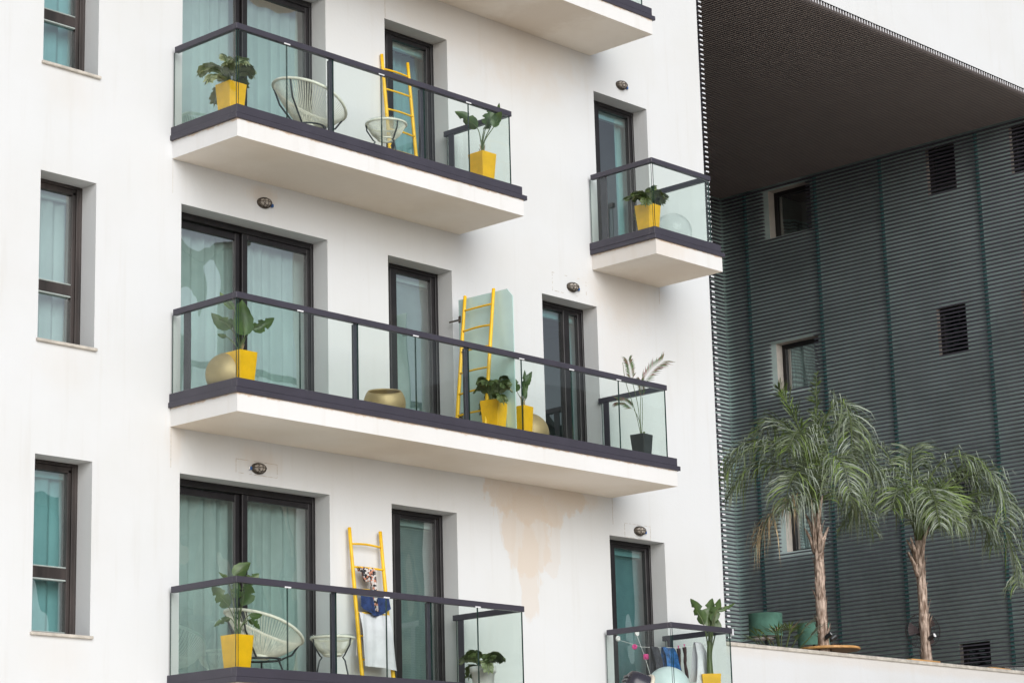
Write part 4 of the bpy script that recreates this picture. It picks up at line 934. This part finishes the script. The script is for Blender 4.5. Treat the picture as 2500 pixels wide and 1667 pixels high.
b = MB(); b.box(-.03, .03, .1, .16, 0, 1.084); b.box(-.22, .22, -.1, .36, 0, .02); b.build('pedestal', M_steel, t)
b = MB(); b.bevbox(-.38, .38, -.10, .14, 0, .022, .004); tag(b.build('wooden_board', M_wood, None, False, (17.04, .09, -1.8145)), 'thin wooden board lying on the coping at the foot of the right palm', 'board')
# bush
t = thing('fan_palm_bush', 'low spiky green and straw coloured palm bush beside the green lamp', 'bush', (15.0, 1.15, -2.75)); rng = random.Random(17)
b = MB(); b.lathe([(0, 0), (.25, 0), (.32, .55), (.29, .55), (0, .5)], (0, 0, 0), 24); b.build('planter', M_grpot, t, True)
bl = MB(); bs = MB()
for (az, hh, out, nn, ln, mi) in [(2.6, 1.02, .40, 7, .42, 0), (3.0, 1.10, .22, 9, .36, 0), (2.2, 1.12, .1, 11, .36, 0), (1.0, 1.15, .05, 12, .34, 1), (.2, 1.12, .16, 12, .36, 0), (-.1, 1.18, .36, 15, .40, 2), (-.3, 1.05, .46, 14, .40, 2), (.6, 1.18, .22, 10, .34, 0), (-1.2, 1.1, .3, 12, .34, 0), (-1.8, 1.08, .2, 10, .34, 1), (3.5, 1.05, .35, 9, .34, 0), (1.6, 1.15, .3, 10, .32, 1), (-.6, 1.0, .25, 12, .32, 0), (4.2, 1.08, .15, 12, .34, 3), (2.8, 1.0, .12, 12, .34, 3)]:
    d = RV*math.cos(az)+FV*math.sin(az); hh += .22; e = d*out+Vector((0, 0, hh)); bs.tube(cr_spline([(0, 0, .5), d*out*.35+Vector((0, 0, hh*.75)), e], 5), .008, 5)
    sd = d.cross(Vector((0, 0, 1))).normalized()
    for i in range(nn):
        a = (i/(nn-1)-.5)*2.7; dr = (d*math.cos(a)*.75+sd*math.sin(a)+Vector((0, 0, .55*math.cos(a)+rng.uniform(-.1, .15)))).normalized(); l_ = ln*rng.uniform(.6, 1.05)
        w = dr.cross(Vector((0, 0, 1))).normalized()*.012; g = rng.uniform(.05, .5)
        p1 = e+dr*l_*.55; p2 = e+dr*l_-Vector((0, 0, g*l_*.5))
        m_ = mi if rng.random() < .65 else rng.choice((0, 1, 3))
        bl.add([e, p1-w, p1+w, p2], [(0, 2, 1), (1, 2, 3)], m_)
bs.build('stems', M_stem, t, True); bl.build('leaves', [M_fr3, M_fr, M_fr2, M_dead], t)
# pedestal fan
t = thing('pedestal_fan', 'large dark pedestal fan behind the right palm trunk', 'fan', (20.1, 2.0, -2.75))
fz, fr = 1.775, .29; Mf = Matrix.Rotation(R(-38), 3, 'Z') @ Matrix.Rotation(R(90), 3, 'X')
def fr_(p): return Mf @ Vector(p)+Vector((0, 0, fz))
b = MB()
for r_, z_ in ((fr, 0), (fr*.97, .05), (fr*.97, -.05), (fr*.6, .085), (fr*.3, .1), (fr*.6, -.085)): b.tube([fr_((r_*math.cos(2*math.pi*i/40), r_*math.sin(2*math.pi*i/40), z_)) for i in range(40)], .006 if z_ == 0 else .0025, 5, 0, True)
for i in range(44):
    a = 2*math.pi*i/44; c, s = math.cos(a), math.sin(a)
    b.tube([fr_((.05*c, .05*s, .105)), fr_((fr*.6*c, fr*.6*s, .085)), fr_((fr*.97*c, fr*.97*s, .05)), fr_((fr*c, fr*s, 0)), fr_((fr*.97*c, fr*.97*s, -.05)), fr_((fr*.6*c, fr*.6*s, -.085)), fr_((.05*c, .05*s, -.1))], .0016, 4, 0, False, False)
b.build('cage', M_fan, t)
b = MB()
for k in range(3):
    a0 = k*2.094+.4; v = []
    for j in range(7):
        for (rr, tw) in ((.06, .02), (fr*.55, .03), (fr*.88, .02)): a = a0+j*.16*(1.2 if rr < .1 else 1); v.append(fr_((rr*math.cos(a), rr*math.sin(a), tw*(j-3)/2)))
    b.add(v, [(j*3+q, j*3+q+1, j*3+4+q, j*3+3+q) for j in range(6) for q in (0, 1)])
b.build('blades', mat('fan_blade', (.085, .06, .062), .5, 0, .1), t, True)
b = MB(); b.lathe([(0, -.16), (.07, -.15), (.08, -.03), (.055, .03), (.05, .11), (0, .115)], (0, 0, fz), 24, 0, 1, 1, Mf); b.build('motor', M_fan, t, True)
b = MB(); b.tube([(.12, .1, 0), (.10, .09, 1.3), (.02, .04, fz-.1)], .025, 10); b.tube([(.1, .09, 1.5), (.34, -.1, 1.5)], .012, 6); b.build('pole', M_steel, t, True)
b = MB(); b.lathe([(0, .04), (.24, .03), (.25, 0), (0, 0)], (.12, .1, 0), 32); b.build('base', M_steel, t)
# spotlights strapped to the palm trunks
def spot(label, x, y, z, d):
    t = thing('spotlight', label, 'spotlight', (x, y, z), 'spotlights on the palm trunks'); q = Vector(d).normalized().to_track_quat('Z', 'Y').to_matrix()
    b = MB(); b.lathe([(0, -.07), (.022, -.068), (.034, -.05), (.036, .03), (.040, .035), (.040, .05), (.034, .05), (.034, .042)], (0, 0, 0), 24, 0, 1, 1, q); b.build('housing', M_steel, t, True)
    b = MB(); b.lathe([(0, .044), (.033, .044)], (0, 0, 0), 24, 0, 1, 1, q); b.build('lens', M_lens, t)
    b = MB(); b.tube([(0, 0, 0), (.02, .03, -.04), (.03, .08, -.05)], .010, 6); b.build('bracket', M_steel, t)
spot('small black spotlight strapped on the left palm trunk facing the street', 15.78, .84, -1.43, (.25, -.8, .55))
spot('small black spotlight on the right side of the left palm trunk', 16.02, .93, -1.44, (.9, -.1, .5))
spot('small black spotlight strapped low on the right palm trunk', 18.56, .83, -1.27, (-.1, -.85, .3))
# glass balustrade at the far right
t = thing('glass_balustrade', 'thin railed glass balustrade at the far right of the terrace', 'railing', (20.9, 1.2, -2.75))
b = MB(); b.tube([(20.2, 2.55, 1.17), (20.9, 1.2, 1.17), (21.75, -.0+.3, 1.17)], .012, 8); o = P(b, 'handrail', M_steel, t, True); o.location = (-20.9, -1.2, 0)
b = MB(); b.box(20.95, 20.985, 1.05, 1.085, 0, 1.15); o = P(b, 'post', M_steel, t); o.location = (-20.9, -1.2, 0)
b = MB(); b.add([(20.2, 2.55, .1), (20.9, 1.2, .1), (20.9, 1.2, 1.15), (20.2, 2.55, 1.15), (21.75, .3, .1), (21.75, .3, 1.15)], [(0, 1, 2, 3), (1, 4, 5, 2)]); o = P(b, 'glass_panel', M_bal, t); o.location = (-20.9, -1.2, 0)
